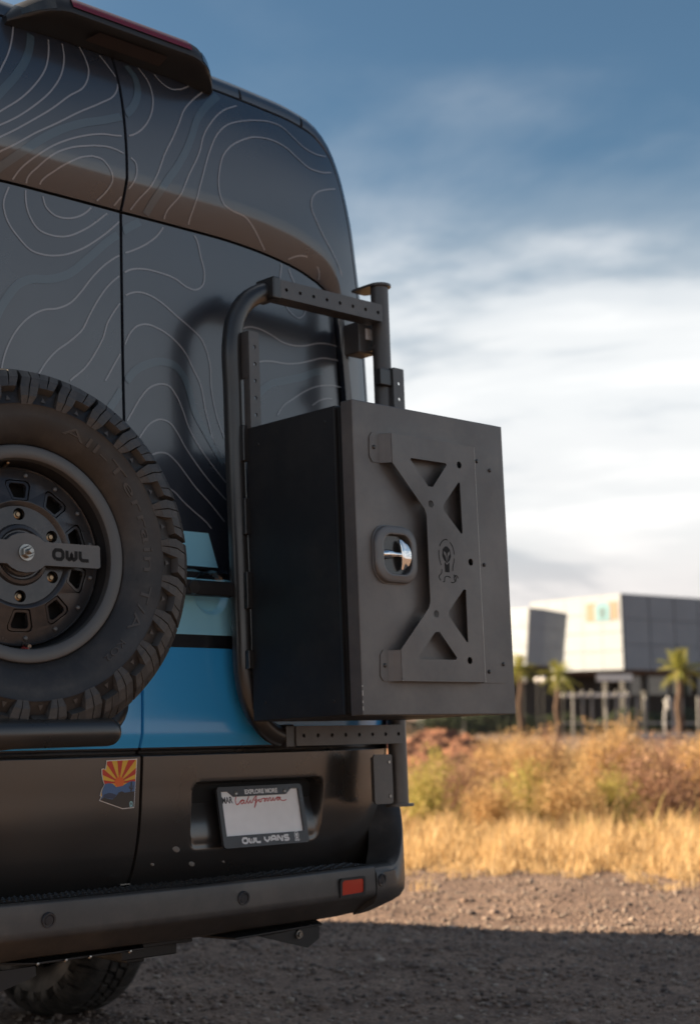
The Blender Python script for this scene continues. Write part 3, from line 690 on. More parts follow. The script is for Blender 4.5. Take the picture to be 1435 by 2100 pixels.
THIN=[[(-0.317,2.874),(-0.327,2.841),(-0.349,2.782),(-0.383,2.715),(-0.406,2.667)],
[(-0.212,2.865),(-0.221,2.824),(-0.242,2.765),(-0.278,2.71),(-0.334,2.648),(-0.391,2.6),(-0.415,2.577)],
[(-0.168,2.867),(-0.173,2.824),(-0.192,2.766),(-0.226,2.711),(-0.289,2.644),(-0.346,2.595),(-0.391,2.564),(-0.416,2.549)],
[(-0.111,2.876),(-0.101,2.843),(-0.098,2.811),(-0.107,2.777),(-0.126,2.745),(-0.174,2.706),(-0.237,2.649),(-0.301,2.598),(-0.352,2.559),(-0.392,2.531),(-0.416,2.514)],
[(-0.046,2.87),(-0.024,2.839),(-0.006,2.806),(-0.01,2.776),(-0.026,2.75),(-0.076,2.712),(-0.146,2.667),(-0.224,2.612),(-0.292,2.566),(-0.347,2.524),(-0.391,2.493),(-0.415,2.473)],
[(0.086,2.875),(0.109,2.835),(0.113,2.787),(0.104,2.747),(0.083,2.704),(0.049,2.664),(0.018,2.643),(-0.022,2.631),(-0.079,2.621),(-0.134,2.602),(-0.189,2.576),(-0.246,2.54),(-0.28,2.512),(-0.325,2.464),(-0.345,2.423),(-0.363,2.362),(-0.35,2.323),(-0.319,2.288),(-0.283,2.262),(-0.241,2.258),(-0.192,2.267),(-0.137,2.292),(-0.075,2.336),(-0.017,2.388),(0.024,2.433),(0.047,2.469),(0.078,2.509),(0.103,2.553),(0.131,2.617),(0.168,2.68),(0.193,2.725),(0.221,2.776),(0.264,2.823),(0.317,2.868)],
[(-0.107,2.581),(-0.056,2.589),(-0.01,2.583),(0.03,2.565),(0.033,2.546),(0.024,2.514),(-0.012,2.46),(-0.031,2.431),(-0.074,2.388),(-0.126,2.348),(-0.181,2.32),(-0.224,2.315),(-0.261,2.323),(-0.288,2.355),(-0.299,2.405),(-0.298,2.427),(-0.299,2.446),(-0.272,2.486),(-0.235,2.524),(-0.181,2.556),(-0.107,2.581)],
[(-0.114,2.55),(-0.08,2.548),(-0.054,2.524),(-0.045,2.502),(-0.058,2.469),(-0.087,2.433),(-0.103,2.411),(-0.142,2.382),(-0.175,2.371),(-0.213,2.372),(-0.237,2.388),(-0.25,2.421),(-0.259,2.436),(-0.219,2.489),(-0.181,2.518),(-0.148,2.538),(-0.114,2.55)],
[(0.447,2.863),(0.381,2.825),(0.32,2.767),(0.285,2.719),(0.258,2.654),(0.214,2.576),(0.183,2.511),(0.144,2.446),(0.145,2.422),(0.126,2.392),(0.089,2.359),(0.041,2.329),(-0.001,2.308),(-0.053,2.27),(-0.099,2.222),(-0.133,2.178),(-0.166,2.143),(-0.204,2.122),(-0.247,2.11),(-0.289,2.084),(-0.325,2.045),(-0.351,2),(-0.366,1.957),(-0.374,1.906)],
[(0.812,2.798),(0.756,2.791),(0.708,2.798),(0.668,2.821),(0.629,2.845),(0.584,2.848),(0.517,2.834),(0.443,2.808),(0.382,2.777),(0.336,2.733),(0.302,2.677),(0.268,2.594),(0.246,2.528),(0.236,2.487),(0.232,2.435),(0.259,2.411),(0.277,2.357),(0.289,2.313),(0.281,2.276),(0.255,2.258),(0.223,2.26),(0.186,2.275),(0.124,2.283),(0.064,2.281),(0.028,2.271),(-0.002,2.251),(-0.043,2.214),(-0.077,2.169),(-0.106,2.12),(-0.129,2.078),(-0.167,2.041),(-0.211,2.006),(-0.238,1.976),(-0.262,1.94),(-0.275,1.915)],
[(0.823,2.746),(0.772,2.732),(0.708,2.731),(0.664,2.75),(0.628,2.77),(0.585,2.78),(0.539,2.779),(0.481,2.766),(0.427,2.739),(0.378,2.704),(0.346,2.664),(0.332,2.626),(0.324,2.583),(0.329,2.544),(0.341,2.522),(0.372,2.511),(0.429,2.502),(0.466,2.478),(0.503,2.445),(0.527,2.425),(0.575,2.415),(0.59,2.403),(0.588,2.377),(0.584,2.352),(0.589,2.319),(0.601,2.284),(0.626,2.26),(0.661,2.25),(0.685,2.267),(0.695,2.29)],
[(0.831,2.693),(0.772,2.673),(0.73,2.652),(0.705,2.623),(0.702,2.596),(0.72,2.562),(0.756,2.515),(0.794,2.476),(0.826,2.436),(0.851,2.386),(0.864,2.355)],
[(0.645,2.355),(0.626,2.385),(0.618,2.404),(0.605,2.411),(0.625,2.426),(0.667,2.441),(0.703,2.439),(0.727,2.427),(0.745,2.41),(0.754,2.378),(0.786,2.36)],
[(-0.169,1.935),(-0.119,1.98),(-0.085,2.028),(-0.062,2.07),(-0.05,2.106),(-0.026,2.146),(-0.003,2.177),(0.006,2.191),(0.027,2.205),(0.057,2.214),(0.092,2.212),(0.134,2.198),(0.183,2.171),(0.233,2.145),(0.27,2.121),(0.292,2.084),(0.303,2.035),(0.303,2.004),(0.32,1.909),(0.347,1.843)],
[(-0.058,1.951),(-0.029,1.999),(-0.005,2.038),(0.01,2.067),(0.025,2.094),(0.049,2.118),(0.079,2.128),(0.121,2.123),(0.169,2.104),(0.212,2.071),(0.242,2.025),(0.26,1.998),(0.284,1.904),(0.324,1.798),(0.358,1.761)],
[(0.009,1.851),(0.028,1.88),(0.056,1.921),(0.084,1.951),(0.121,1.968),(0.154,1.967),(0.177,1.945),(0.199,1.906),(0.217,1.863),(0.237,1.831),(0.287,1.774),(0.346,1.718)],
[(0.041,1.8),(0.062,1.829),(0.085,1.854),(0.123,1.87),(0.155,1.863),(0.178,1.839),(0.2,1.808),(0.234,1.768),(0.284,1.718),(0.343,1.669)],
[(0.089,1.769),(0.11,1.777),(0.138,1.778),(0.17,1.759),(0.201,1.729),(0.231,1.698),(0.281,1.657),(0.334,1.607)],
[(0.138,1.685),(0.161,1.674),(0.188,1.652),(0.227,1.626),(0.269,1.599),(0.285,1.584)],
[(0.422,2.173),(0.45,2.185),(0.49,2.187),(0.541,2.177),(0.587,2.163),(0.634,2.161),(0.684,2.169),(0.736,2.185),(0.783,2.193),(0.833,2.194),(0.854,2.194)],
[(0.463,2.073),(0.491,2.088),(0.537,2.097),(0.596,2.1),(0.644,2.108),(0.707,2.127),(0.76,2.144),(0.801,2.148),(0.845,2.147),(0.851,2.144)],
[(0.556,1.939),(0.578,1.967),(0.627,2),(0.677,2.029),(0.729,2.051),(0.783,2.063),(0.848,2.067),(0.869,2.063)],
[(0.706,1.99),(0.74,2.01),(0.78,2.022),(0.801,2.024)],
[(0.141,2.871),(0.161,2.849),(0.188,2.838),(0.221,2.846),(0.268,2.873)]]
WIDE=[[(-0.267,2.862),(-0.279,2.821),(-0.301,2.772),(-0.332,2.723),(-0.388,2.652),(-0.409,2.625)],
[(0.042,2.866),(0.062,2.836),(0.062,2.792),(0.042,2.744),(0.007,2.703),(-0.053,2.671),(-0.143,2.634),(-0.214,2.596),(-0.277,2.551),(-0.332,2.503),(-0.391,2.448),(-0.41,2.428)],
[(0.384,2.881),(0.304,2.807),(0.268,2.763),(0.24,2.707),(0.215,2.658),(0.173,2.591),(0.127,2.528),(0.089,2.459),(0.077,2.431),(0.018,2.384),(-0.052,2.329),(-0.11,2.273),(-0.176,2.217),(-0.23,2.195),(-0.283,2.185),(-0.319,2.166),(-0.35,2.128),(-0.376,2.085),(-0.388,2.058)],
[(-0.047,1.877),(-0.02,1.914),(0.01,1.959),(0.04,1.993),(0.086,2.019),(0.132,2.032),(0.179,2.026),(0.207,1.999),(0.225,1.96),(0.24,1.912),(0.282,1.849),(0.34,1.773)],
[(0.462,1.913),(0.469,1.956),(0.482,1.987),(0.523,2.023),(0.593,2.048),(0.667,2.071),(0.718,2.092),(0.758,2.103)]]
van = empty('camper_van', (0, 0, 0))
tag(van, 'dark grey and blue high-roof camper van seen from behind, with pale contour-line graphics', 'van')
# door opening outline, right half, from sill to roof centre
DO = [(.925, .60), (.94, .80), (.955, 1.10), (.958, 1.60), (.953, 2.05), (.932, 2.30), (.909, 2.44), (.870, 2.64), (.848, 2.745), (.823, 2.812), (.777, 2.858), (.70, 2.878), (.55, 2.888), (.35, 2.893), (.15, 2.890), (0, 2.888)]
DOS = [(p.x, p.y) for p in smooth_path(DO, .012)]
def arc_sample(pts, n):
    L = [0.0]
    for a, b in zip(pts, pts[1:]): L.append(L[-1] + math.hypot(b[0] - a[0], b[1] - a[1]))
    out = []; j = 0
    for i in range(n + 1):
        s = L[-1] * i / n
        while j < len(L) - 2 and L[j + 1] < s: j += 1
        t = (s - L[j]) / max(L[j + 1] - L[j], 1e-9); a, b = pts[j], pts[j + 1]; out.append((a[0] + (b[0] - a[0]) * t, a[1] + (b[1] - a[1]) * t))
    return out
def outline_normals(pts):
    out = []
    for i in range(len(pts)):
        a, b = pts[max(i - 1, 0)], pts[min(i + 1, len(pts) - 1)]; tx, tz = b[0] - a[0], b[1] - a[1]; l = math.hypot(tx, tz) or 1
        out.append((tz / l, -tx / l))
    return out
# body shell: sections grow out of the door opening, round the corner and run forward
half = arc_sample(DOS, 110); nh = outline_normals(half); nh[-1] = (0, 1)
full = [(x, z, n) for (x, z), n in zip(half, nh)] + [(-x, z, (-n[0], n[1])) for (x, z), n in list(zip(half, nh))[-2::-1]]
SEC = [(.0005, .020), (.0012, .004), (.004, .000), (.014, .002), (.028, .008), (.042, .020), (.053, .040), (.060, .08), (.063, .16)]
rows = []
for off, dy in SEC:
    row = []
    for x, z, n in full:
        k = (.64 if z > 1 else .6) + .4 * max(0, n[1])
        row.append((x + n[0] * off * k, body(x, z) + dy, z + n[1] * off * 1.2))
    rows.append(row)
for yf, zs in ((1.2, 1), (3.0, 1), (4.6, 1)):
    rows.append([(x + n[0] * .064 * (.8 if z > 1 else .6), yf, z + n[1] * .08) for x, z, n in full])
# windscreen, bonnet and nose
def nose(yf_top, yf_low, zsc):
    return [((x + n[0] * .066 * (.9 if z > 1 else .6)) * (1 - .03 * zsc), yf_low + (yf_top - yf_low) * max(0, min(1, (z - 1.35) / 1.55)), (z + n[1] * .063) * (1 - .01 * zsc)) for x, z, n in full]
rows.append(nose(5.5, 5.9, 1))
g = MB(); g.grid(rows)
last = rows[-1]; mid = len(last) // 2
cap = [(p[0] * .96, p[1] + .03, p[2] * .985 + .01) for p in last]
g.grid([last, cap]); nn = len(cap)
g.add(cap, [tuple(range(nn))])
shell = obj('body_shell', g, M['paint'], van, smooth=30)
g = MB(); g.box(-.90, .90, 5.9, 6.55, .45, 1.25).box(-.80, .80, 6.5, 6.8, .45, 1.0); obj('bonnet', g, M['paint'], van, bevel=.12, seg=5)
g = MB(); g.box(-.88, .88, .45, 5.9, .45, .66); obj('underbody', g, M['plastic_dark'], van, smooth=0)
# backing behind door gaps
g = MB(); rows = []
for z in [0.55 + i * .05 for i in range(47)]:
    rows.append([(x, body(x, min(z, 2.87)) + .045, z) for x in [-.93 + 1.86 * j / 40 for j in range(41)]])
g.grid(rows); obj('door_seal', g, M['black'], van)

def lip_y(w, lw):
    q = 1 - w / lw
    return 0 if q <= 0 else .029 * (.75 * q + .25 * q * q) * lw / .086
def lipw(t): return .086 if t < .42 else (.086 - .043 * min(1, (t - .42) / .3))
NT = 150
def ring_points():
    r1 = list(zip(RX, RZ)); ra = [(p.x, p.y) for p in smooth_path(r1[:6], .01)]; rb = [(p.x, p.y) for p in smooth_path(r1[5:9], .004)]; rc = [(p.x, p.y) for p in smooth_path(r1[8:], .01)]
    D = DOS[::-1]
    i1 = min(range(len(D)), key=lambda i: abs(D[i][0] - .66) + (0 if D[i][1] > 2.8 else 9)); i2 = min(range(len(D)), key=lambda i: abs(D[i][1] - 2.66)); i3 = min(range(len(D)), key=lambda i: abs(D[i][1] - 1.46))
    R = arc_sample(ra, 60)[:-1] + arc_sample(rb, 40)[:-1] + arc_sample(rc, 50)
    Dd = arc_sample(D[:i1 + 1], 60)[:-1] + arc_sample(D[i1:i2 + 1], 40)[:-1] + arc_sample(D[i2:i3 + 1], 50)
    return R, Dd
RP, DP = ring_points(); RN = outline_normals(RP)
def door_surface(X, Z):
    """height of the finished rear surface, with the lip over the window panel"""
    Xa = abs(X)
    if inrec(Xa, Z): return body(X, Z) + .030
    if Z < 1.46: return lower_y(X, Z)
    dm = 9; it = 0
    for i, (rx, rz) in enumerate(RP):
        q = (rx - Xa) ** 2 + (rz - Z) ** 2
        if q < dm: dm = q; it = i
    w = math.sqrt(dm); lw = lipw(it / 150)
    return body(X, Z) + lip_y(w, lw)
def sstep(a, b, x):
    t = min(1, max(0, (x - a) / (b - a))); return t * t * (3 - 2 * t)
def lower_y(X, Z):
    y = body(X, Z)
    y += .010 * (sstep(.974, .980, Z) - sstep(.984, .992, Z))                    # shut line over the black cladding
    y += .012 * (1 - sstep(.985, 1.035, Z)) * sstep(.976, .984, Z)               # rolled lower edge of the blue panel
    if X > 0:
        qx = abs(X - .408) - (.242 - .03); qz = abs(Z - .816) - (.090 - .03)
        sd_ = math.hypot(max(qx, 0), max(qz, 0)) + min(max(qx, qz), 0) - .03
        dep = .006 + .052 * sstep(.735, .90, Z)
        y += dep * sstep(0, .016, -sd_)
        e = math.hypot((X - .245) / .062, (Z - 1.405) / .062); y += .018 * (1 - sstep(.80, 1.0, e))
    return y
def make_door(s):
    nm = 'rear_door'
    # upper frame with rolled lip
    g = MB(); rows = []
    for i in range(len(RP)):
        (rx, rz), (dx, dz) = RP[i], DP[i]; t = i / 150; L_ = math.hypot(dx - rx, dz - rz); lw = lipw(t)
        ws = [0] + [lw * q for q in (.04, .1, .18, .28, .4, .52, .64, .76, .88, 1.0)]
        ws = [w for w in ws if w < L_ * .8]; k = 22 - len(ws); w0 = ws[-1]; ws += [w0 + (L_ - .004 - w0) * (j + 1) / k for j in range(k)]
        row = []
        ux, uz = (dx - rx) / L_, (dz - rz) / L_
        for j, w in enumerate(ws):
            x, z = max(rx + ux * w, .0048), rz + uz * w
            y = body(x, z) + lip_y(w, lw)
            row.append((s * x, y, z))
        a = row[0]; b = row[-1]
        row = [(a[0], a[1] + .022, a[2])] + row + [(s * (abs(b[0]) + ux * .0012), b[1] + .003, b[2] + uz * .0012), (s * (abs(b[0]) + ux * .0014), b[1] + .016, b[2] + uz * .0014)]
        rows.append(row)
    first = [(s * .0034, p[1] + .003, p[2]) for p in rows[0]]; f2 = [(s * .0033, p[1] + .016, p[2]) for p in rows[0]]
    g.grid([f2, first] + rows, flip=(s < 0))
    door = obj(nm, g, M['paint'], van, smooth=28)
    # window panel, set back under the lip
    g = MB(); rows = []
    tops = RP[:101]; nb = 40
    for i, (x, z) in enumerate(tops):
        n_ = RN[i]; x2, z2 = max(x - .008 * max(0, n_[0] * -1 if n_[0] < 0 else n_[0]) * (i > 50), .0048), z - .008 * max(.25, abs(n_[1]))
        xb = max(.0048, .852 * (i / 100)); row = []
        for k in range(nb + 1):
            t = k / nb; xx = x2 + (xb - x2) * t; zc = z2 + (1.468 - z2) * t; row.append((s * xx, body(xx, zc) + .030, zc))
        a = row[0]; rows.append([(a[0], a[1] + .016, a[2] + .001)] + row)
    first = [(s * .0034, p[1] + .004, p[2]) for p in rows[0]]; f2 = [(s * .0033, p[1] + .016, p[2]) for p in rows[0]]
    rr = [(s * (abs(p[0]) + .001), p[1] + .014, p[2]) for p in rows[-1]]
    g.grid([f2, first] + rows + [rr], flip=(s < 0)); obj('window_panel', g, M['paint'], door, smooth=28)
    # lower door skin
    def lines(spans):
        out = []
        for a, b, n in spans: out += [a + (b - a) * i / n for i in range(n)]
        return out + [spans[-1][1]]
    zs = lines([(.60, .70, 10), (.70, .935, 47), (.935, .972, 4), (.972, .994, 11), (.994, 1.05, 10), (1.05, 1.33, 14), (1.33, 1.458, 26)])
    xs = lines([(.0048, .13, 8), (.13, .68, 110), (.68, 1.0, 16)])
    g = MB(); rows = []
    for z in zs:
        j = min(range(len(DOS)), key=lambda i: abs(DOS[i][1] - z) if DOS[i][0] > .9 else 9); xe = DOS[j][0] - .004; row = []
        for x in xs:
            xx = x if x <= .68 else .68 + (xe - .68) * (x - .68) / .32
            row.append((s * xx, (lower_y(xx, z) if s > 0 else lower_y(-xx, z)), z))
        a, b = row[0], row[-1]
        row = [(s * .0033, a[1] + .016, z), (s * .0034, a[1] + .003, z)] + row + [(s * (xe + .0012), b[1] + .003, z), (s * (xe + .0014), b[1] + .016, z)]
        rows.append(row)
    top = [(p[0], p[1] + .03, 1.470) for p in rows[-1]]
    g.grid(rows + [top], flip=(s > 0)); obj('lower_panel', g, M['paint'], door, smooth=28)
    return door
outline_normals_D = outline_normals(DP)
door_r = make_door(1); door_l = make_door(-1)

# contour graphics: thin grey and wide blue-grey stripes following the panels
def ribbon(line, w, door_of):
    P = smooth_path(line, .007)
    # split where the stripe crosses the centre gap
    runs = []; cur = []
    for p in P:
        if abs(p.x) < .0062 or p.y > 2.878:
            if len(cur) > 1: runs.append(cur)
            cur = []
        else:
            if cur and (cur[-1].x > 0) != (p.x > 0):
                if len(cur) > 1: runs.append(cur)
                cur = []
            cur.append(p)
    if len(cur) > 1: runs.append(cur)
    for run in runs:
        # break at the lip so that the stripe steps down with the panel
        segs = []; cur = [run[0]]
        for a, b in zip(run, run[1:]):
            if inrec(a.x, a.y) != inrec(b.x, b.y): segs.append(cur); cur = [b]
            else: cur.append(b)
        segs.append(cur)
        for sg in segs:
            if len(sg) < 2: continue
            Ls, Rs = [], []; cols = 2 if w < .01 else 5
            rows = [[] for _ in range(cols)]
            inside = inrec(sg[len(sg) // 2].x, sg[len(sg) // 2].y)
            if inside: sg = [p for p in sg if inrec(p.x, p.y + .012)]
            else: sg = [p for p in sg if not inrec(p.x, p.y - .004)]
            if len(sg) < 2: continue
            for i, p in enumerate(sg):
                t = (sg[min(i + 1, len(sg) - 1)] - sg[max(i - 1, 0)]).normalized(); n = Vector((-t.y, t.x, 0))
                for c in range(cols):
                    q = p + n * w * (c / (cols - 1) - .5)
                    xq = q.x if abs(q.x) > .0055 else math.copysign(.0055, p.x)
                    y = body(xq, q.y) + .030 if inside else (door_surface(xq, q.y) if not inrec(xq, q.y) else body(xq, q.y) + .029)
                    rows[c].append((xq, y - .0013, q.y))
            g = MB(); g.grid(rows); d = door_r if sg[0].x > 0 else door_l
            obj('contour_line', g, M['thin_line'] if w < .01 else M['wide_line'], d)
for ln in THIN: ribbon(ln, .0047, None)
for ln in WIDE: ribbon(ln, .022, None)
for ln in THIN:                                   # the far side of the left door carries the same pattern
    q = [(-x, z) for x, z in ln]
    if all(x < -.46 for x, z in q): ribbon(q, .0042, None)

# door handle and lock on the right door
g = MB(); g.box(.085, .43, -.058, -.016, 1.390, 1.430); h_ = obj('door_handle', g, M['plastic_dark'], door_r, bevel=.006)
g = MB(); g.lathe([(.0001, -.003), (.017, -.003), (.019, .004)], 20); g.xf(Matrix.Translation((.135, -.060, 1.410))); obj('lock_cylinder', g, M['tube'], h_)
g = MB(); g.lathe([(.0001, -.012), (.007, -.010), (.009, 0), (.009, .01)], 14); g.xf(Matrix.Translation((.332, -.004, 1.288))); obj('rubber_stop', g, M['black'], door_r)
for x, z, s in ((.128, .735, .010), (.19, .693, .0085), (.06, .70, .005), (.30, .690, .004)):
    g = MB(); g.lathe([(.0001, -.0022), (s * .7, -.0016), (s, 0)], 12); g.xf(Matrix.Translation((x, body(x, z) - .0005, z)) @ Matrix.Rotation(.4, 4, 'Y') @ Matrix.Diagonal((1.3, 1, .8, 1))); obj('dried_mud_spot', g, mat('dried_mud', (.20, .18, .16), .9), door_r)

# roof brake light pod
pod_t = []
def podsec(x):
    """(y, z) outline of the pod at x: door side low, rear ridge, roof side"""
    a = min(1, max(0, (abs(x) - .205) / .14)); k = 1 - a * a * .92
    yb = .148 + .004; zb = 2.882 - .012 * a
    return [(yb + .02, zb - .004), (yb - .005 * k, zb - .003), (yb - .045 * k, zb + .010 * k), (yb - .085 * k, zb + .022 * k), (yb - .094 * k, zb + .028 * k + .003), (yb - .094 * k, zb + .036 * k + .005), (yb - .078 * k, zb + .066 * k + .008), (yb - .03 * k, zb + .088 * k + .012), (yb + .12, zb + .104 * k + .014), (yb + .42, zb + .060 * k + .016)]
xs = [-.345, -.335, -.315, -.29, -.26, -.23, -.205] + [-.205 + .41 * i / 20 for i in range(1, 20)] + [.205, .23, .26, .29, .315, .335, .345]
g = MB(); secs = [podsec(x) for x in xs]; rows = [[(x, y, z) for y, z in sc_] for x, sc_ in zip(xs, secs)]
g.grid(rows); g.add(rows[0], [tuple(range(len(rows[0])))]); g.add(rows[-1], [tuple(range(len(rows[0])))[::-1]])
pod = obj('brake_light_pod', g, M['plastic_dark'], van, smooth=40)
g = MB(); rows = []
for x in [-.20 + .40 * i / 30 for i in range(31)]:
    sc_ = podsec(x); p5 = Vector(sc_[5]); p6 = Vector(sc_[6]); p7 = Vector(sc_[7]); e = .85 if abs(x) > .19 else 1
    rows.append([(x, q[0] - .0035, q[1] + .002) for q in (p5.lerp(p6, .12), p5.lerp(p6, .5 * e), p5.lerp(p6, .95 * e), p6.lerp(p7, .35 * e))])
g.grid(rows); obj('brake_lens', g, M['lens'], pod)
g = MB(); rows = []
for x in [-.12 + .25 * i / 10 for i in range(11)]:
    sc_ = podsec(x); p2 = Vector(sc_[1]); p3 = Vector(sc_[3]); a = p2.lerp(p3, .30); b = p2.lerp(p3, .86); rows.append([(x * 1.0, a.x - .004, a.y - .006), (x * .92 + .01, b.x - .002, b.y - .006)])
g.grid(rows, flip=True); obj('camera_panel', g, mat('camera_cover', (.035, .025, .022), .35), pod)
for s in (-1, 1):
    g = MB(); rows = []
    for x in (.245, .265, .285, .305, .32):
        sc_ = podsec(x); p4 = Vector(sc_[4]); p6 = Vector(sc_[6]); rows.append([(s * x, q.x - .003, q.y + .001) for q in (p4.lerp(p6, .1), p4.lerp(p6, .5), p4.lerp(p6, .9))])
    g.grid(rows, flip=s < 0); obj('cargo_lamp', g, M['glass_dark'], pod)
# roof gutter joints
for x in (.47, .73):
    i = min(range(len(half)), key=lambda k: abs(half[k][0] - x) if half[k][1] > 2.8 else 9)
    (px_, pz_), n = half[i], nh[i]; pts = [(px_ + n[0] * (o_ + .0015), body(px_, pz_) + dy - .0005, pz_ + n[1] * (o_ + .0015)) for o_, dy in SEC[2:]]
    g = MB(); g.tube(pts, .0035, 6); obj('gutter_joint', g, M['black'], shell)

# tail lights
for s in (-1, 1):
    g = MB(); rows = []
    for z in [.975 + i * .03 for i in range(26)]:
        rows.append([(s * x, y, z) for x, y in ((.930, .024 + body(.9, z) - .035), (.978, .040 + body(.9, z) - .035), (1.004, .085 + body(.9, z) - .035), (1.012, .14 + body(.9, z) - .035))])
    g.grid(rows, flip=s > 0); g.add(rows[0], [(0, 1, 2, 3)]); g.add(rows[-1], [(3, 2, 1, 0)])
    obj('tail_light', g, mat('tail_lens', (.30, .016, .010), .16, coat=.5, bump=(140, .3, .002)), van)

# ------------------------------------------------------------------ rear bumper
BP = [(.05, .640), (-.02, .652), (-.120, .6545), (-.1275, .6535), (-.1315, .650), (-.1325, .646), (-.1345, .625), (-.1375, .590), (-.1375, .577), (-.135, .571), (-.129, .567), (-.100, .552), (-.060, .520), (.02, .500), (.30, .500)]
def bump_y(x): return .020 * (abs(x) / .75) ** 2.5
xs = [-.748 + 1.496 * i / 60 for i in range(61)]
g = MB(); rows = [[(x, y + bump_y(x), z + .004 * (x / .75) ** 2) for y, z in BP] for x in xs]; g.grid(rows)
bumper = obj('bumper', g, M['plastic'], van, smooth=35)
# corner pieces sweep round and up the rear corner
path = [(.752, -.130), (.80, -.124), (.85, -.112), (.90, -.088), (.945, -.052), (.975, -.008), (.993, .05), (1.003, .14), (1.008, .30)]
PS = smooth_path([(a, b) for a, b in path], .012); ztop = lambda u: .656 + .31 * sstep(.18, .78, u)
zbot = lambda u: .545 + .02 * u
for s in (-1, 1):
    g = MB(); rows = []; k = len(PS)
    for i, p in enumerate(PS):
        u = i / (k - 1); t = (PS[min(i + 1, k - 1)] - PS[max(i - 1, 0)]).normalized(); n = Vector((t.y, -t.x))
        zt_, zb_ = ztop(u * 1.15), zbot(u); yo = .018
        q = lambda off, z: (s * (p.x + n.x * off), p.y + yo + n.y * off, z)
        rows.append([q(-.10, zt_ - .02), q(-.04, zt_), q(-.012, zt_ - .001), q(-.003, zt_ - .006), q(0, zt_ - .016), q(.004, zb_ + .09), q(.006, zb_ + .05), q(.004, zb_ + .025), q(-.006, zb_ + .008), q(-.025, zb_ - .004), q(-.08, zb_ - .03)])
    g.grid(rows, flip=s < 0); g.add(rows[0], [tuple(range(11))]); cp = obj('bumper_corner', g, M['plastic'], bumper, smooth=40)
# sensors and reflectors
def sensor(x, y, z, ry):
    g = MB(); g.lathe([(.0001, -.0012), (.0105, -.0012), (.0115, .0005), (.0125, .001), (.0135, -.0018), (.0175, -.0022), (.019, .0005), (.019, .004)], 28)
    g.xf(Matrix.Translation((x, y, z)) @ Matrix.Rotation(ry, 4, 'Z') @ Matrix.Rotation(.12, 4, 'X')); obj('parking_sensor', g, M['frame_black'], bumper)
for x in (-.341, .248): sensor(x, -.1385 + bump_y(x), .611, 0)
sensor(.776, -.1155, .615, .22); sensor(-.776, -.1155, .615, -.22)
for s in (-1, 1):
    g = MB(); y0 = -.139 + bump_y(.65)
    rr = [(.606, .588), (.688, .590), (.692, .594), (.692, .622), (.688, .627), (.612, .627), (.606, .622)]
    g = flat([[(x * s, z) for x, z in rr]], y0 - .001, y0 + .006); g.xf(Matrix.Translation((s * .65, y0, 0)) @ Matrix.Rotation(s * .05, 4, 'Z') @ Matrix.Translation((-s * .65, -y0, 0))); rf = obj('reflector', g, M['reflector'], bumper, smooth=0, bevel=.001)
    ro = [(.598, .582), (.696, .583), (.700, .590), (.700, .626), (.696, .633), (.604, .633), (.598, .627)]
    g = flat([[(x * s, z) for x, z in ro], [(x * s, z) for x, z in rr]], y0 - .003, y0 + .006); g.xf(Matrix.Translation((s * .65, y0, 0)) @ Matrix.Rotation(s * .05, 4, 'Z') @ Matrix.Translation((-s * .65, -y0, 0))); obj('reflector_rim', g, M['plastic_dark'], rf, smooth=0)
# anti-slip step: studs along the lip and ribs behind
g = MB()
for i in range(61):
    x = -.72 + 1.44 * i / 60; y = -.104 + bump_y(x)
    for r_ in range(4):
        yy = y + .028 * r_ + (.0 if i % 2 else .012)
        zc = .6535 + .004 * (x / .75) ** 2 - (.0 if yy < -.02 else (yy + .02) * .17)
        L_ = .006 if r_ == 0 else .008; g.add([(x - L_, yy - .004, zc), (x + L_, yy - .004, zc), (x + L_, yy + .004, zc), (x - L_, yy + .004, zc), (x, yy, zc + .0055)], [(0, 1, 4), (1, 2, 4), (2, 3, 4), (3, 0, 4)])
tag(obj('step_studs', g, M['tube'], bumper, smooth=0), kind='stuff')
g = MB(); g.grid([[(x, y + bump_y(x), z + .004 * (x / .75) ** 2) for y, z in ((-.114, .6556), (-.02, .6538), (.04, .6432))] for x in xs]); obj('step_mat', g, M['plastic_dark'], bumper)
# plate tray line and small clip under the left door
g = MB(); g.box(-.048, -.018, -.010, .002, .657, .660); obj('drain_clip', g, M['steel'], bumper, smooth=0)

# ------------------------------------------------------------------ state outline sticker on the left door
def stk(x, y): return (-.1285 + (x - 248) / 374 * .1125, .9685 - (y - 281) / 480 * .1215)
OUT = [(310, 285), (622, 277), (607, 760), (487, 765), (248, 672), (268, 635), (255, 625), (262, 590), (272, 560), (295, 518), (275, 470), (265, 420), (262, 365), (285, 362), (300, 372), (305, 330)]
cxy = (440, 535); inner = [((x - cxy[0]) * .955 + cxy[0], (y - cxy[1]) * .965 + cxy[1]) for x, y in OUT]
def ray_out(a):
    dx, dy = math.cos(a), -math.sin(a); best = None; S = (445, 505)
    for (x1, y1), (x2, y2) in zip(inner, inner[1:] + inner[:1]):
        ex, ey = x2 - x1, y2 - y1; dn = dx * ey - dy * ex
        if abs(dn) < 1e-9: continue
        t = ((x1 - S[0]) * ey - (y1 - S[1]) * ex) / dn; u = ((x1 - S[0]) * dy - (y1 - S[1]) * dx) / dn
        if t > 0 and -1e-6 <= u <= 1 + 1e-6 and (best is None or t < best): best = t
    return (S[0] + dx * best, S[1] + dy * best)
SM = [M['white_ink'], mat('sticker_yellow', (.80, .50, .06), .45), mat('sticker_red', (.58, .055, .03), .45), mat('sticker_orange', (.82, .16, .03), .45), mat('sticker_blue', (.08, .16, .33), .45), mat('sticker_navy', (.045, .06, .11), .45), mat('sticker_brown', (.05, .043, .038), .45), mat('sticker_teal', (.30, .55, .60), .45)]
layers = []
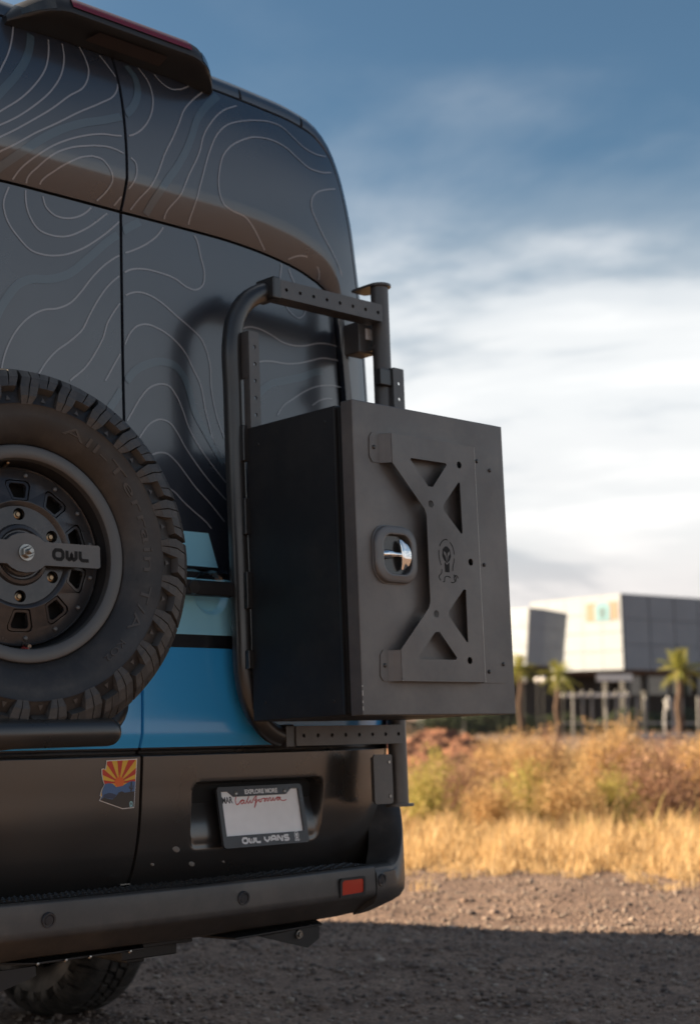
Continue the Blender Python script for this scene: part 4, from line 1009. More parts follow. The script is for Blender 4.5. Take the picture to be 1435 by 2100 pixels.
def lay(name, poly, mi, depth, par): 
    g = flat([[stk(*p) for p in poly]], -.0002, .0002)
    g.v = [(x, body(x, z) - .0016 - depth * .00035 + y * .3, z) for x, y, z in g.v]
    return obj(name, g, SM[mi], par, smooth=0)
stick = lay('state_sticker', OUT, 0, 0, door_l); stick['label'] = 'state-shaped sticker with sunburst, mountains and cactus'
lay('sticker_field', inner, 1, 1, stick)
edges = [math.pi * (-.02 + 1.04 * k / 13) for k in range(14)]
for k in range(13):
    if k % 2 == 0:
        a0, a1 = edges[k], edges[k + 1]; lay('sticker_ray', [(445, 505)] + [ray_out(a0 + (a1 - a0) * q / 4) for q in range(5)], 2, 2, stick)
lay('sticker_sun', [(445 + r_ * math.cos(a), 500 - r_ * math.sin(a)) for a, r_ in [(math.pi * 2 * k / 28, (58 if k % 2 else 44) + (40 if k == 7 else 0)) for k in range(28)]], 3, 3, stick)
lay('sticker_hills', [ray_out(math.pi * 1.02), (330, 505), (380, 515), (410, 548), (480, 538), (505, 520), (560, 495), ray_out(.03), inner[2], inner[3], inner[4], inner[5], inner[7], inner[8]], 4, 4, stick)
lay('sticker_ground', [(290, 640), (330, 655), (380, 665), (410, 640), (440, 600), (470, 590), (500, 605), (560, 600), (600, 595), inner[2], inner[3], inner[4]], 6, 5, stick)
lay('sticker_ridge', [(290, 615), (340, 600), (372, 605), (420, 625), (390, 660), (330, 652), (285, 638)], 5, 4.6, stick)
for k, pl in enumerate(([(558, 500), (568, 497), (572, 505), (572, 598), (558, 598)], [(541, 540), (548, 538), (550, 558), (560, 562), (560, 572), (545, 568)], [(582, 535), (589, 537), (586, 572), (570, 582), (570, 572), (579, 565)])): lay('sticker_cactus', pl, 6, 5.4 + .1 * k, stick)
lay('sticker_mark', [(555, 745), (556, 735), (552, 715), (555, 698), (568, 690), (582, 698), (586, 715), (582, 735), (592, 748), (575, 744), (568, 750)], 7, 6, stick)
lay('sticker_mark_face', [(563, 722), (562, 708), (568, 702), (575, 708), (575, 722), (569, 734)], 6, 6.5, stick)

# ------------------------------------------------------------------ licence plate in its recess
pl = empty('licence_plate', (.263, -.0335, .7275), (math.atan2(-.036, .158), 0, 0))
PW, PH = .305, .162
def uv(u, v): return (u * PW, v * PH)
def rrect(x0, z0, x1, z1, r, n=5):
    out = []
    for cx_, cz_, a0 in ((x1 - r, z1 - r, 0), (x0 + r, z1 - r, 90), (x0 + r, z0 + r, 180), (x1 - r, z0 + r, 270)):
        for k in range(n + 1): a = R_(a0 + 90 * k / n); out.append((cx_ + r * math.cos(a), cz_ + r * math.sin(a)))
    return out
g = flat([rrect(.004, .004, PW - .004, PH - .004, .008)], .000, .002); plate = obj('plate', g, M['plate_white'], pl, smooth=0)
win = [uv(.045, .925), uv(.13, .925), uv(.19, .835), uv(.80, .835), uv(.865, .925), uv(.955, .925), uv(.955, .195), uv(.045, .195)]
g = flat([rrect(0, 0, PW, PH, .010), win], -.006, .0025); frm = obj('plate_frame', g, M['frame_black'], pl, smooth=0, bevel=.0012)
def put(g, x, z, y): g.v = [(a + x, b + y, c + z) for a, b, c in g.v]; return g
obj('lettering', put(text('EXPLORE MORE', .0165, -.0004, .0004, .0006, 1.0), *uv(.505, .868), -.0066), M['white_ink'], frm, smooth=0)
obj('lettering', put(text('MAR', .0245, -.0003, .0003, .0003, .98, 'LEFT', .74), *uv(.056, .735), -.0004), M['black_ink'], plate, smooth=0)
# red script across the top of the plate
SCR = [[(475, 320), (468, 335), (470, 370), (480, 388), (498, 378), (515, 355), (533, 345), (543, 350), (530, 352), (518, 368), (524, 382), (540, 370), (548, 350), (546, 372), (556, 378), (572, 355), (588, 322), (592, 312), (584, 330), (578, 365), (584, 376), (600, 358), (606, 348), (604, 368), (612, 374), (630, 350), (650, 320), (660, 314), (658, 340), (648, 390), (642, 415), (646, 408), (662, 366), (680, 350), (692, 345), (686, 362), (696, 368), (708, 352), (704, 344), (716, 340), (730, 336), (742, 338), (736, 362), (740, 364), (752, 338), (764, 334), (764, 360), (770, 360), (782, 334), (794, 332), (794, 358), (804, 358), (816, 338), (822, 330), (820, 352), (830, 356), (846, 336), (866, 326), (878, 328), (862, 336), (856, 350), (866, 354), (882, 336), (888, 326), (886, 346), (900, 356), (925, 358), (946, 350)], [(640, 352), (668, 346)]]
def pl_px(x, y):
    u0 = (x - (285 + (350 - 285) * (y - 232) / 551)) / 800; yt = 232 - 22 * u0; v = 1 - (y - yt) / (548 - 22 * u0); return (u0 * PW, v * PH)
lines_ = [[(p.x, p.y) for p in smooth_path([pl_px(*q) for q in s_], .0008)] for s_ in SCR]
obj('script_lettering', strokes(lines_, .0025, -.0009), M['red_ink'], plate, smooth=0)
# block letters OWL VANS on the lower rail, drawn as strokes
BL = {'O': [[(.2, 0), (0, .25), (0, .75), (.2, 1), (.8, 1), (1, .75), (1, .25), (.8, 0), (.2, 0)]], 'W': [[(0, 1), (0, .2), (.25, 0), (.5, .25), (.5, .7), (.5, .25), (.75, 0), (1, .2), (1, 1)]],
      'L': [[(0, 1), (0, .25), (.2, 0), (.95, 0)]], 'V': [[(0, 1), (0, .45), (.5, 0), (1, .45), (1, 1)]], 'A': [[(0, 0), (0, .7), (.25, 1), (.75, 1), (1, .7), (1, 0)], [(0, .38), (1, .38)]],
      'N': [[(0, 0), (0, 1), (.2, 1), (.8, 0), (1, 0), (1, 1)]], 'S': [[(1, 1), (.2, 1), (0, .8), (.2, .52), (.8, .48), (1, .22), (.8, 0), (0, 0)]]}
def block(word, x, z, w, h, gap, sw, y):
    L_ = []
    for ch in word:
        if ch == ' ': x += w * .45; continue
        for s_ in BL[ch]:
            pts = [(x + a * w, z + b * h) for a, b in s_]; dense = []
            for a, b in zip(pts, pts[1:]):
                for k in range(6): dense.append((a[0] + (b[0] - a[0]) * k / 6, a[1] + (b[1] - a[1]) * k / 6))
            L_.append(dense + [pts[-1]])
        x += w + gap
    return strokes(L_, sw, y)
obj('lettering', block('OWL VANS', *uv(.215, .065), .0168, .0128, .0066, .0056, -.0066), M['white_ink'], frm, smooth=0)
def owl_outline(cx_, cz_, s):
    """shackle-shaped emblem outline: round top, waist and feet"""
    return [(cx_ + x * s, cz_ + z * s) for x, z in [(-.42, -.92), (-.55, -.72), (-.38, -.55), (-.36, -.30), (-.46, .0), (-.50, .30), (-.42, .62), (-.22, .86), (0, .94), (.22, .86), (.42, .62), (.50, .30), (.46, 0), (.36, -.30), (.38, -.55), (.55, -.72), (.42, -.92), (.22, -.92), (.18, -.74), (-.18, -.74), (-.22, -.92)]]
def owl_face(cx_, cz_, s):
    return [(cx_ + x * s, cz_ + z * s) for x, z in [(-.26, .28), (-.20, .52), (0, .62), (.20, .52), (.26, .28), (.18, .02), (.06, -.12), (.16, -.22), (.16, -.52), (-.16, -.52), (-.16, -.22), (-.06, -.12), (-.18, .02)]]
ox, oz = uv(.852, .115)
ring = owl_outline(ox, oz, .0135); obj('emblem', strokes([[(p.x, p.y) for p in smooth_path(ring + ring[:1], .0008)]], .0022, -.0066), M['white_ink'], frm, smooth=0)
obj('emblem', put(flat([owl_face(ox, oz, .0135)], -.0002, .0002), 0, 0, -.0066), M['white_ink'], frm, smooth=0)
for u_ in (.21, .785):
    g = MB(); g.lathe([(.0001, -.0025), (.0035, -.002), (.0045, 0), (.0058, -.0012), (.0064, .001)], 16); g.xf(Matrix.Translation((u_ * PW, -.006, .885 * PH))); obj('plate_screw', g, M['steel'], frm)
tag(pl, 'white licence plate in a black frame, set in the dark door recess', 'licence plate')

# ------------------------------------------------------------------ wheels
TY = [(.236, -.086), (.240, -.099), (.262, -.118), (.300, -.131), (.318, -.1325), (.3215, -.1345), (.325, -.132), (.345, -.126), (.366, -.112), (.380, -.094), (.386, -.075), (.388, -.04), (.389, 0)]
TY = TY + [(r, -y) for r, y in TY[-2::-1]]
def side_y(r):
    for (a, ya), (b, yb) in zip(TY[:12], TY[1:12]):
        if a <= r <= b: return ya + (yb - ya) * (r - a) / max(b - a, 1e-6)
    return -.13
LUGP = [(.322, -.1325), (.336, -.128), (.350, -.122), (.365, -.111), (.379, -.094), (.386, -.075), (.388, -.044)]
LUGO = [(.320, -.1345), (.338, -.1400), (.359, -.1375), (.383, -.1275), (.402, -.108), (.4110, -.083), (.411, -.044)]
def lug(g, kind, a0, mirror=1):
    i0 = 0 if kind == 0 else 2
    hw = [.015, .0215, .0235, .0225, .0230, .0228, .0215] if kind == 0 else [0, 0, .019, .0225, .0215, .0220, .0215]
    cs = [-.012, -.008, -.004, .006, .009, .000, -.004] if kind == 0 else [0, 0, -.010, -.001, .008, -.001, -.005]
    top = []; base = []
    for i in range(i0, 7):
        ro, yo = LUGO[i]; rb, yb = LUGP[i]; tr = []; br = []
        for c in range(5):
            f = (-1, -.07, 0, .07, 1)[c]; s = cs[i] + hw[i] * f; rr, yy = ro, yo
            if c == 2 and (kind == 0 and 1 <= i <= 3 or kind == 1 and 3 <= i <= 4): rr, yy = ro + (rb - ro) * .6, yo + (yb - yo) * .6
            a = a0 + s / .39; tr.append((rr * math.sin(a), mirror * yy, rr * math.cos(a)))
            a = a0 + (s + .0015 * f) / .39; br.append(((rb - .002) * math.sin(a), mirror * (yb + .002), (rb - .002) * math.cos(a)))
        top.append(tr); base.append(br)
    fl = mirror < 0
    g.grid(top, flip=not fl)
    for e in (0, 4): g.grid([[t[e] for t in top], [b[e] for b in base]], flip=(e == 0) != fl)
    for e in (0, -1): g.grid([top[e], base[e]], flip=(e == -1) != fl)
def tread(g, n=50):
    for k in range(n):
        a0 = 2 * math.pi * k / n
        for row, (y0, y1) in enumerate(((-.036, -.004), (.002, .036))):
            a = a0 + (.5 if row else 0) * 2 * math.pi / n; sk = .010; h = .0195
            q = [(-h, y0), (h * .9, y0 + .004), (h, y1), (-h * .8, y1 - .004)]
            b = []; t = []
            for s, y in q:
                s2 = s + sk * (y / .036); an = a + s2 / .40
                b.append((.386 * math.sin(an), y, .386 * math.cos(an))); t.append((.4115 * math.sin(an), y, .4115 * math.cos(an)))
            g.add(b + t, [(4, 5, 6, 7), (0, 1, 5, 4), (1, 2, 6, 5), (2, 3, 7, 6), (3, 0, 4, 7)])
spare = empty('spare_wheel_assembly', (-.580, -.29, 1.421), (R_(-5), 0, R_(-6)))
g = MB(); g.lathe(TY, 144); tyre = obj('tyre', g, M['rubber_side'], spare, smooth=50)
lm = []
for kind in (0, 1):
    g = MB(); lug(g, kind, 0); me = g.mesh('tread_lug', 14); me.materials.append(M['rubber']); lm.append(me)
for k in range(50):
    o = bpy.data.objects.new('tread_lug', lm[k % 2]); COL.objects.link(o); o.parent = tyre; o.rotation_euler = (0, 2 * math.pi * (k + rng.uniform(-.04, .04)) / 50, 0)
g = MB(); tread(g)
for k in range(50): lug(g, k % 2, 2 * math.pi * k / 50, -1)
tag(obj('tread_blocks', g, M['rubber'], tyre, smooth=25), kind='stuff')
g = MB()                       # small wear-bar triangles between the lugs
for k in range(25):
    a = 2 * math.pi * (k + .36) / 25; pts = [(-.006, .329), (.006, .329), (0, .341)]
    g.add([((r) * math.sin(a + s / .33), side_y(r) - .0022, r * math.cos(a + s / .33)) for s, r in pts], [(0, 1, 2)])
obj('sidewall_marks', g, M['rubber_text'], tyre, smooth=0)
def arc_text(body_, size, r0, a_start, a_end, sx=1.0):
    g = text(body_, size, -.0012, .0012, 0.0, 1.05, 'LEFT'); x1 = max(v[0] for v in g.v); x0 = min(v[0] for v in g.v); out = []
    for x, y, z in g.v:
        a = R_(a_start + (a_end - a_start) * (x - x0) / (x1 - x0)); r = r0 + z; out.append((r * math.sin(a), side_y(r) - .0012 + y, r * math.cos(a)))
    g.v = out; return g
obj('lettering', arc_text('All-Terrain', .030, .278, 16, 96), M['rubber_text'], tyre, smooth=0)
obj('lettering', arc_text('T/A', .030, .278, 103, 125), M['rubber_text'], tyre, smooth=0)
obj('lettering', arc_text('KO2', .020, .281, 131, 143), M['rubber_text'], tyre, smooth=0)
def rim_lathe():
    g = MB(); g.lathe([(.236, -.070), (.2390, -.090), (.2385, -.097), (.2365, -.1005), (.2335, -.1015), (.2115, -.1000), (.2085, -.0985), (.2070, -.095), (.2062, -.083)], 96); return g
wheel = obj('rim', rim_lathe(), M['rimlip'], spare, smooth=40)
g = MB(); g.lathe([(.2066, -.0835), (.203, -.06), (.198, -.046), (.196, -.02), (.205, .03), (.225, .09), (.236, .1)], 96); obj('rim_barrel', g, M['plastic_dark'], wheel, smooth=40)
def window_poly(a, s):
    pts = [(-.0185, -.021), (-.012, -.0255 + .003), (.012, -.0225), (.0185, -.021), (.0285, .012), (.026, .0205), (.018, .0235), (-.018, .0235), (-.026, .0205), (-.0285, .012)]
    out = []
    for x, z in pts:
        x, z = x * s, z * s; out.append(((x) * math.cos(a) + (.142 + z) * math.sin(a), -x * math.sin(a) + (.142 + z) * math.cos(a)))
    return out
def cone(g):                       # the outer part of the disc falls away towards the rim
    g.v = [(x, y + max(0, math.hypot(x, z) - .118) * .30, z) for x, y, z in g.v]; return g
wins = [window_poly(2 * math.pi * k / 10, 1.06) for k in range(10)]
lugh = [circ(.090 * math.sin(R_(60 * k)), .090 * math.cos(R_(60 * k)), .0135, 18) for k in range(6)]
def disc_mesh():
    g = cone(flat([circ(0, 0, .1685, 120), circ(0, 0, .1168, 90)] + wins, -.078, -.066)); g.lathe([(.1684, -.078 + .0504 * .30 + .0001), (.1955, -.078 + .0775 * .30), (.1955, -.045)], 120); return g
disc = obj('wheel_disc', disc_mesh(), M['rim'], wheel, smooth=30, bevel=.0008)
obj('hub_plate', flat([circ(0, 0, .1185, 72)] + lugh, -.070, -.060), M['rim'], disc, smooth=25, bevel=.0012)
for k in range(10):
    g = cone(flat([window_poly(2 * math.pi * k / 10, .96), window_poly(2 * math.pi * k / 10, .74)], -.0755, -.062)); obj('window_rim', g, M['rim'], disc, smooth=30, bevel=.0025)
g = MB(); g.lathe([(.1180, -.0783), (.1165, -.0783), (.1085, -.0708), (.1075, -.0700)], 96); g.lathe([(.1985, -.045), (.1970, -.0575), (.1950, -.0590), (.1925, -.0560)], 96); obj('disc_rings', g, M['rim'], disc, smooth=50)
g = MB(); g.lathe([(.068, -.0700), (.064, -.0765), (.057, -.0785), (.053, -.0755), (.050, -.0755), (.047, -.082), (.041, -.084), (.0001, -.084)], 64); obj('hub_cap', g, M['rim'], disc, smooth=30)
g = MB(); g.lathe([(.20, -.03), (.0001, -.03)], 48); obj('disc_back', g, M['black'], wheel)
for k in range(15):
    a = R_(7 + 24 * k); g = MB(); g.lathe([(.0001, -.0045), (.0035, -.0042), (.0052, -.0025), (.0055, .001)], 14); g.xf(Matrix.Translation((.1800 * math.sin(a), -.0592, .1800 * math.cos(a)))); obj('rivet', g, M['rimlip'], disc)
for k in range(6):
    a = R_(60 * k); g = MB(); g.lathe([(.0001, -.005), (.0045, -.005), (.0055, -.002), (.0085, -.001), (.0095, .003), (.0115, .004), (.0125, .012)], 18); g.xf(Matrix.Translation((.090 * math.sin(a), -.0605, .090 * math.cos(a)))); obj('lug_nut', g, M['brass'], disc)
vs_ = MB(); vs_.tube([(.012, -.060, -.193), (.012, -.074, -.196), (.012, -.086, -.200)], .0045, 10); obj('valve_stem', vs_, M['steel'], disc)
vs_ = MB(); vs_.tube([(.012, -.060, -.202), (.012, -.072, -.205)], .0065, 10, round_end=True); obj('valve_cap', vs_, mat('red_cap', (.40, .05, .04), .4), disc)
vs_ = MB(); vs_.tube([(-.028, -.060, .197), (-.028, -.076, .200)], .0045, 10, round_end=True); obj('valve_stem', vs_, M['brass'], disc)
# clamp bar across the hub
bar = [(-.22, -.0255), (-.045, -.0255), (-.034, -.034), (-.018, -.041), (0, -.043), (.018, -.041), (.034, -.034), (.045, -.0255), (.176, -.0255), (.180, -.022), (.180, .022), (.176, .0255), (.045, .0255), (.034, .034), (.018, .041), (0, .043), (-.018, .041), (-.034, .034), (-.045, .0255), (-.22, .0255)]
cb = obj('clamp_bar', flat([bar], -.1005, -.0945), M['powder'], spare, smooth=0, bevel=.001)
obj('lettering', block('OWL', .066, -.010, .022, .020, .0100, .0078, -.1011), M['black'], cb, smooth=0)
g = MB(); g.lathe([(.018, -.1005), (.018, -.1035), (.012, -.1037)], 28); g.lathe([(.0135, -.103), (.0135, -.113), (.0118, -.115), (.006, -.115)], 6); g.lathe([(.0065, -.113), (.0065, -.126), (.005, -.128), (.0001, -.128)], 14); obj('centre_nut', g, M['steel'], cb, smooth=30)
tag(spare, 'spare off-road wheel with chunky tyre and dark satin rim on the left rear door', 'wheel')

# road wheels of the van
g = MB(); g.lathe(TY, 72); tread(g)
for k in range(50): lug(g, k % 2, 2 * math.pi * k / 50); lug(g, k % 2, 2 * math.pi * k / 50, -1)
tme = g.mesh('road_tyre', 30); tme.materials.append(M['rubber'])
rme = flat([circ(0, 0, .1955, 48)] + [window_poly(2 * math.pi * k / 10, .72) for k in range(10)], -.066, -.052); rme.lathe([(.236, .09), (.205, .03), (.196, -.02), (.2085, -.093), (.226, -.1015), (.2385, -.088)], 48); rme = rme.mesh('road_rim', 30); rme.materials.append(M['rim'])
for x, y, s in ((.93, 1.68, 1), (-.93, 1.68, -1), (.845, 5.85, 1), (-.845, 5.85, -1)):
    w = bpy.data.objects.new('wheel', rme); COL.objects.link(w); w.parent = van; w.location = (x, y, .403); w.rotation_euler = (0, .21 * s, math.pi / 2 * s)
    t = bpy.data.objects.new('tyre', tme); COL.objects.link(t); t.parent = w
g = MB(); g.tube([(-.8, 1.68, .40), (.8, 1.68, .40)], .06, 12); g.lathe([(.001, -.12), (.10, -.10), (.14, 0), (.10, .10), (.001, .12)], 20); g.xf(Matrix.Translation((0, 1.68, .40)), len(g.v) - 100); obj('rear_axle', g, M['plastic_dark'], van)
for s_ in (-1, 1):
    g = MB(); g.tube([(s_ * .78, 1.68, .403), (s_ * .875, 1.68, .403)], .192, 32); obj('brake_drum', g, M['black'], van)

# ------------------------------------------------------------------ tubular carrier for the box, leaning with the doors
LEAN = R_(-2.9); ORG = (.30, -.104, 1.058)
rack = empty('box_carrier', ORG, (LEAN, 0, 0))
fp = [(.155, .03, 1.209), (.12, .03, 1.206), (.0804, .03, 1.190), (.036, .03, 1.158), (.003, .03, 1.110), (-.012, .03, 1.045), (-.0125, .03, .90), (-.009, .03, .63), (-.005, .03, .43), (-.002, .03, .237), (.001, .03, .133), (.0159, .03, .068), (.0483, .03, .012), (.0904, .03, -.025), (.13, .03, -.038), (.175, .03, -.040)]
g = MB(); g.tube(smooth_path(fp, .02), .0275, 20); obj('hoop_tube', g, M['tube'], rack)
def perf_bar(name, x0, x1, z0, z1, y0, y1, holes, par=rack):
    g = flat([rrect(x0, z0, x1, z1, .004, 2)] + [circ(x, z, .0056, 12) for x, z in holes], y0, y0 + .004)
    t = .004; g.box(x0, x1, y0 + .0045, y1, z1 - t, z1 - .0003).box(x0, x1, y0 + .0045, y1, z0 + .0003, z0 + t).box(x0, x1, y1 - t, y1, z0 + t, z1 - t)
    g.box(x1 - t, x1 - .0003, y0 + .0045, y1 - t, z0 + t, z1 - t).box(x0 + .0003, x0 + t, y0 + .0045, y1 - t, z0 + t, z1 - t)
    return obj(name, g, M['powder'], par, smooth=0, bevel=.0008)
tz = 1.209
perf_bar('top_bar', .134, .544, 1.183, 1.236, -.012, .046, [(.158 + .0525 * i, tz) for i in range(8)])
g = MB(); g.box(.106, .136, -.016, .062, 1.176, 1.242); obj('tube_sleeve', g, M['tube'], rack, bevel=.006)
perf_bar('bottom_bar', .150, .572, -.064, -.011, -.006, .05, [(.178 + .0528 * i, -.037) for i in range(8)])
g = MB(); g.box(.120, .152, -.002, .06, -.070, -.006); obj('tube_sleeve', g, M['tube'], rack, bevel=.006)
g = flat([rrect(.000, .79, .037, 1.062, .003, 2)] + [circ(.0195, 1.018 - .0475 * i, .0056, 12) for i in range(5)], -.026, -.021); g.box(.000, .004, -.0205, .045, .93, 1.062); g.box(.000, .004, -.0205, .0, .79, .9295); obj('side_strip', g, M['powder'], rack, smooth=0, bevel=.0008)
for z0, z1 in ((.70, .80), (.50, .60), (.30, .40), (.14, .19)):
    g = MB(); g.box(-.014, .006, -.010, .03, z0, z1); obj('mounting_tab', g, M['tube'], rack, bevel=.003)
g = MB(); g.tube([(.588, .04, -.236), (.588, .04, 1.309)], .0272, 24); post = obj('hinge_post', g, M['powder'], rack)
g = MB(); n = 20
pl_ = [(.588 + .036 * math.cos(a), .04 + .036 * math.sin(a)) for a in [math.pi + math.pi * k / n for k in range(n + 1)]] + [(.624, .105), (.612, .128), (.556, .128), (.552, .105)]
g = MB(); k = len(pl_); g.add([(x, y, 1.309) for x, y in pl_] + [(x, y, 1.317) for x, y in pl_], [tuple(range(k))[::-1], tuple(range(k, 2 * k))] + [(i, (i + 1) % k, k + (i + 1) % k, k + i) for i in range(k)]); obj('post_cap', g, M['powder'], post, smooth=30, bevel=.001)
g = MB(); g.lathe([(.0001, -.004), (.042, -.004), (.042, .004), (.0001, .004)], 28); g.xf(Matrix.Translation((.588, .04, -.240)) @ Matrix.Rotation(R_(90), 4, 'X')); obj('post_foot', g, M['powder'], post)
g = flat([rrect(.588, .62, .634, 1.052, .003, 2)] + [circ(.613, 1.005 - .0475 * i, .0056, 12) for i in range(8)], -.004, .001); g.box(.5885, .592, .0015, .03, .62, 1.052); obj('side_strip', g, M['powder'], rack, smooth=0, bevel=.0008)
g = MB(); g.box(.540, .612, .002, .03, .995, 1.045); obj('strip_clip', g, M['tube'], rack, bevel=.003)
# hinge brackets bolted to the body
g = MB(); g.box(.528, .600, .075, .14, 1.108, 1.203).box(.56, .60, .04, .08, 1.112, 1.128); ub = obj('upper_bracket', g, M['powder'], rack, bevel=.003)
g = flat([[(.556, 1.150), (.583, 1.150), (.583, 1.178), (.578, 1.184), (.556, 1.184)]], .0715, .0745); obj('bracket_bright_patch', g, M['white_ink'], ub, smooth=0)  # bright spot on the bracket painted in as a plain white patch
g = flat([rrect(.466, -.233, .541, -.094, .008, 4), circ(.528, -.116, .006, 12), circ(.528, -.212, .006, 12)], .018, .024); g.box(.485, .534, .0245, .050, -.226, -.101); lb = obj('lower_bracket', g, M['powder'], rack, smooth=0, bevel=.001)
for z in (-.116, -.212):
    g = MB(); g.lathe([(.0001, -.003), (.0045, -.003), (.0052, .004)], 12); g.xf(Matrix.Translation((.528, .019, z))); obj('bolt', g, M['steel'], lb)
tag(rack, 'black tubular carrier with perforated bars hinged on the right rear corner, behind the cargo box', 'carrier')

# ------------------------------------------------------------------ cargo box
cb_ = empty('cargo_box', ORG, (LEAN, 0, 0)); BW, BH = .584, .796
g = MB(); g.box(.002, BW - .002, -.352, -.002, .002, BH - .004); bx = obj('box_body', g, M['side_shaded'], cb_, bevel=.004, seg=3)
g = MB(); g.box(.008, BW - .008, -.3715, -.3525, .008, BH - .010); obj('seal', g, M['black'], bx, smooth=0)
g = MB(); g.box(.0008, .0022, -.349, -.344, .006, BH - .008).box(-.0005, .004, -.352, -.3505, .004, BH - .006); obj('edge_flange', g, M['tube'], bx, smooth=0)
for y, z in ((-.31, .04), (-.31, .755), (-.05, .05), (-.05, .74)):
    g = MB(); g.lathe([(.0001, -.002), (.004, -.0018), (.0055, 0)], 12); g.xf(Matrix.Translation((.002, y, z)) @ Matrix.Rotation(R_(-90), 4, 'Z')); obj('rivet', g, M['side_shaded'], bx)
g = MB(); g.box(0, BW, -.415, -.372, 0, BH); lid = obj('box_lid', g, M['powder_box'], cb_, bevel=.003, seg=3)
# raised cut-out mounting plate on the lid
YP = -.443
pp = [(.110, .7165), (.430, .7155), (.4315, .0832), (.1142, .0834), (.1142, .162), (.2228, .2704), (.2305, .287), (.2305, .513), (.2228, .5295), (.110, .6395)]
T = [[(0.1798, 0.6588), (0.3113, 0.6589), (0.3173, 0.6552), (0.2594, 0.5901), (0.2412, 0.5899), (0.1779, 0.6535)],
     [(0.3604, 0.6124), (0.366, 0.6103), (0.3676, 0.4771), (0.362, 0.4737), (0.2959, 0.5333), (0.2967, 0.5457)],
     [(0.3621, 0.3266), (0.3705, 0.3251), (0.3697, 0.1884), (0.3646, 0.1865), (0.2986, 0.2541), (0.2994, 0.2659)],
     [(0.2436, 0.2102), (0.2607, 0.2107), (0.3228, 0.1465), (0.3197, 0.1402), (0.1821, 0.1394), (0.1828, 0.1505)]]
CI = [(.3664, .6597), (.2485, .5438), (.3945, .4005), (.2507, .2569), (.373, .1394)]
# shackle emblem cut through the plate: ring segments, face and body
ex, ez, es = .300, .398, .060
def seg_poly(pts, w):
    P = [Vector(p) for p in pts]; Lf = []; Rt = []
    for i, p in enumerate(P):
        t = (P[min(i + 1, len(P) - 1)] - P[max(i - 1, 0)]).normalized(); n = Vector((-t.y, t.x)) * w / 2; Lf.append((p + n)[:]); Rt.append((p - n)[:])
    return Lf + Rt[::-1]
ol = [(p.x, p.y) for p in smooth_path(owl_outline(ex, ez, es) + owl_outline(ex, ez, es)[:1], .0025)]
cuts = []; n = len(ol); marks = [0, .14, .30, .44, .58, .72, .86, 1.0]
for a, b in zip(marks, marks[1:]):
    i0, i1 = int(a * n) + 1, int(b * n) - 2
    if i1 - i0 > 3: cuts.append(seg_poly(ol[i0:i1], .0024))
hw_ = [(ex - .0165, ez + .012), (ex - .014, ez + .030), (ex - .004, ez + .038), (ex + .004, ez + .038), (ex + .014, ez + .030), (ex + .0165, ez + .012), (ex + .010, ez + .002), (ex + .0015, ez + .014), (ex + .0035, ez + .022), (ex + .010, ez + .024), (ex + .004, ez + .0265), (ex, ez + .019), (ex - .004, ez + .0265), (ex - .010, ez + .024), (ex - .0035, ez + .022), (ex - .0015, ez + .014), (ex - .010, ez + .002)]
bd_ = [(ex - .009, ez - .004), (ex, ez - .011), (ex + .009, ez - .004), (ex + .0085, ez - .030), (ex - .0085, ez - .030)]
pin = [(p[0], p[1]) for p in circ(ex + .033, ez - .044, .0075, 14)]
mp = obj('mounting_plate', flat([pp] + T + [circ(x, z, .0095, 22) for x, z in CI] , YP, YP + .0022), M['powder_box'], lid, smooth=0, bevel=.0005)
for c_ in cuts + [bd_, seg_poly(pin[:12], .0022), [(ex - .0165, ez + .012), (ex - .014, ez + .030), (ex - .004, ez + .038), (ex + .004, ez + .038), (ex + .014, ez + .030), (ex + .0165, ez + .012), (ex + .010, ez + .001), (ex, ez - .006), (ex - .010, ez + .001)]]:
    obj('emblem_cut', flat([c_], YP - .0005, YP + .0005), M['black'], mp, smooth=0)
for s_ in (-1, 1):
    obj('emblem_eye', flat([[(ex + s_ * .001, ez + .012), (ex + s_ * .0035, ez + .021), (ex + s_ * .011, ez + .025), (ex + s_ * .0115, ez + .018), (ex + s_ * .006, ez + .012), (ex + s_ * .001, ez - .004)]], YP - .0010, YP - .0004), M['powder_box'], mp, smooth=0)
def fold(name, xa, xb, z0, z1):           # leg from plate edge back to the lid
    g = MB(); ya, yb = YP + .0021, -.4176; th_ = .002 if xb > xa else -.002
    g.add([(xa, ya, z0), (xb, yb, z0), (xb, yb, z1), (xa, ya, z1), (xa + th_ * 0 , ya + .003, z0), (xb + th_, yb + .0, z0), (xb + th_, yb, z1), (xa, ya + .003, z1)], [(0, 1, 2, 3), (7, 6, 5, 4), (0, 4, 5, 1), (2, 6, 7, 3), (1, 5, 6, 2), (0, 3, 7, 4)])
    return obj(name, g, M['powder_box'], mp, smooth=0)
fold('side_leg', .1103, .091, .640, .716); fold('side_leg', .1145, .0945, .0838, .1615); fold('side_leg', .4312, .451, .0835, .715)
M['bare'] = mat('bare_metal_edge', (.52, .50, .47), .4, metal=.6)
g = flat([[(.4294, .7150), (.4304, .7150), (.4318, .0838), (.4306, .0838)]], YP - .0006, YP - .0001); g.add([(.1142, YP - .0006, .0836), (.1142, YP - .0006, .0846), (.1200, YP - .0006, .0840)], [(0, 1, 2)]); obj('bright_worn_edge', g, M['bare'], mp, smooth=0)  # bare-metal strip that also paints in the edge highlight, plus a worn corner
g = MB()
for z_, h_ in ((.012, .010), (.030, .006), (.048, .013), (.070, .004)):
    g = MB(); g.box(-.0006, .0012, -.4158, -.4146, z_, z_ + h_); obj('paint_chip', g, M['bare'], lid, smooth=0)
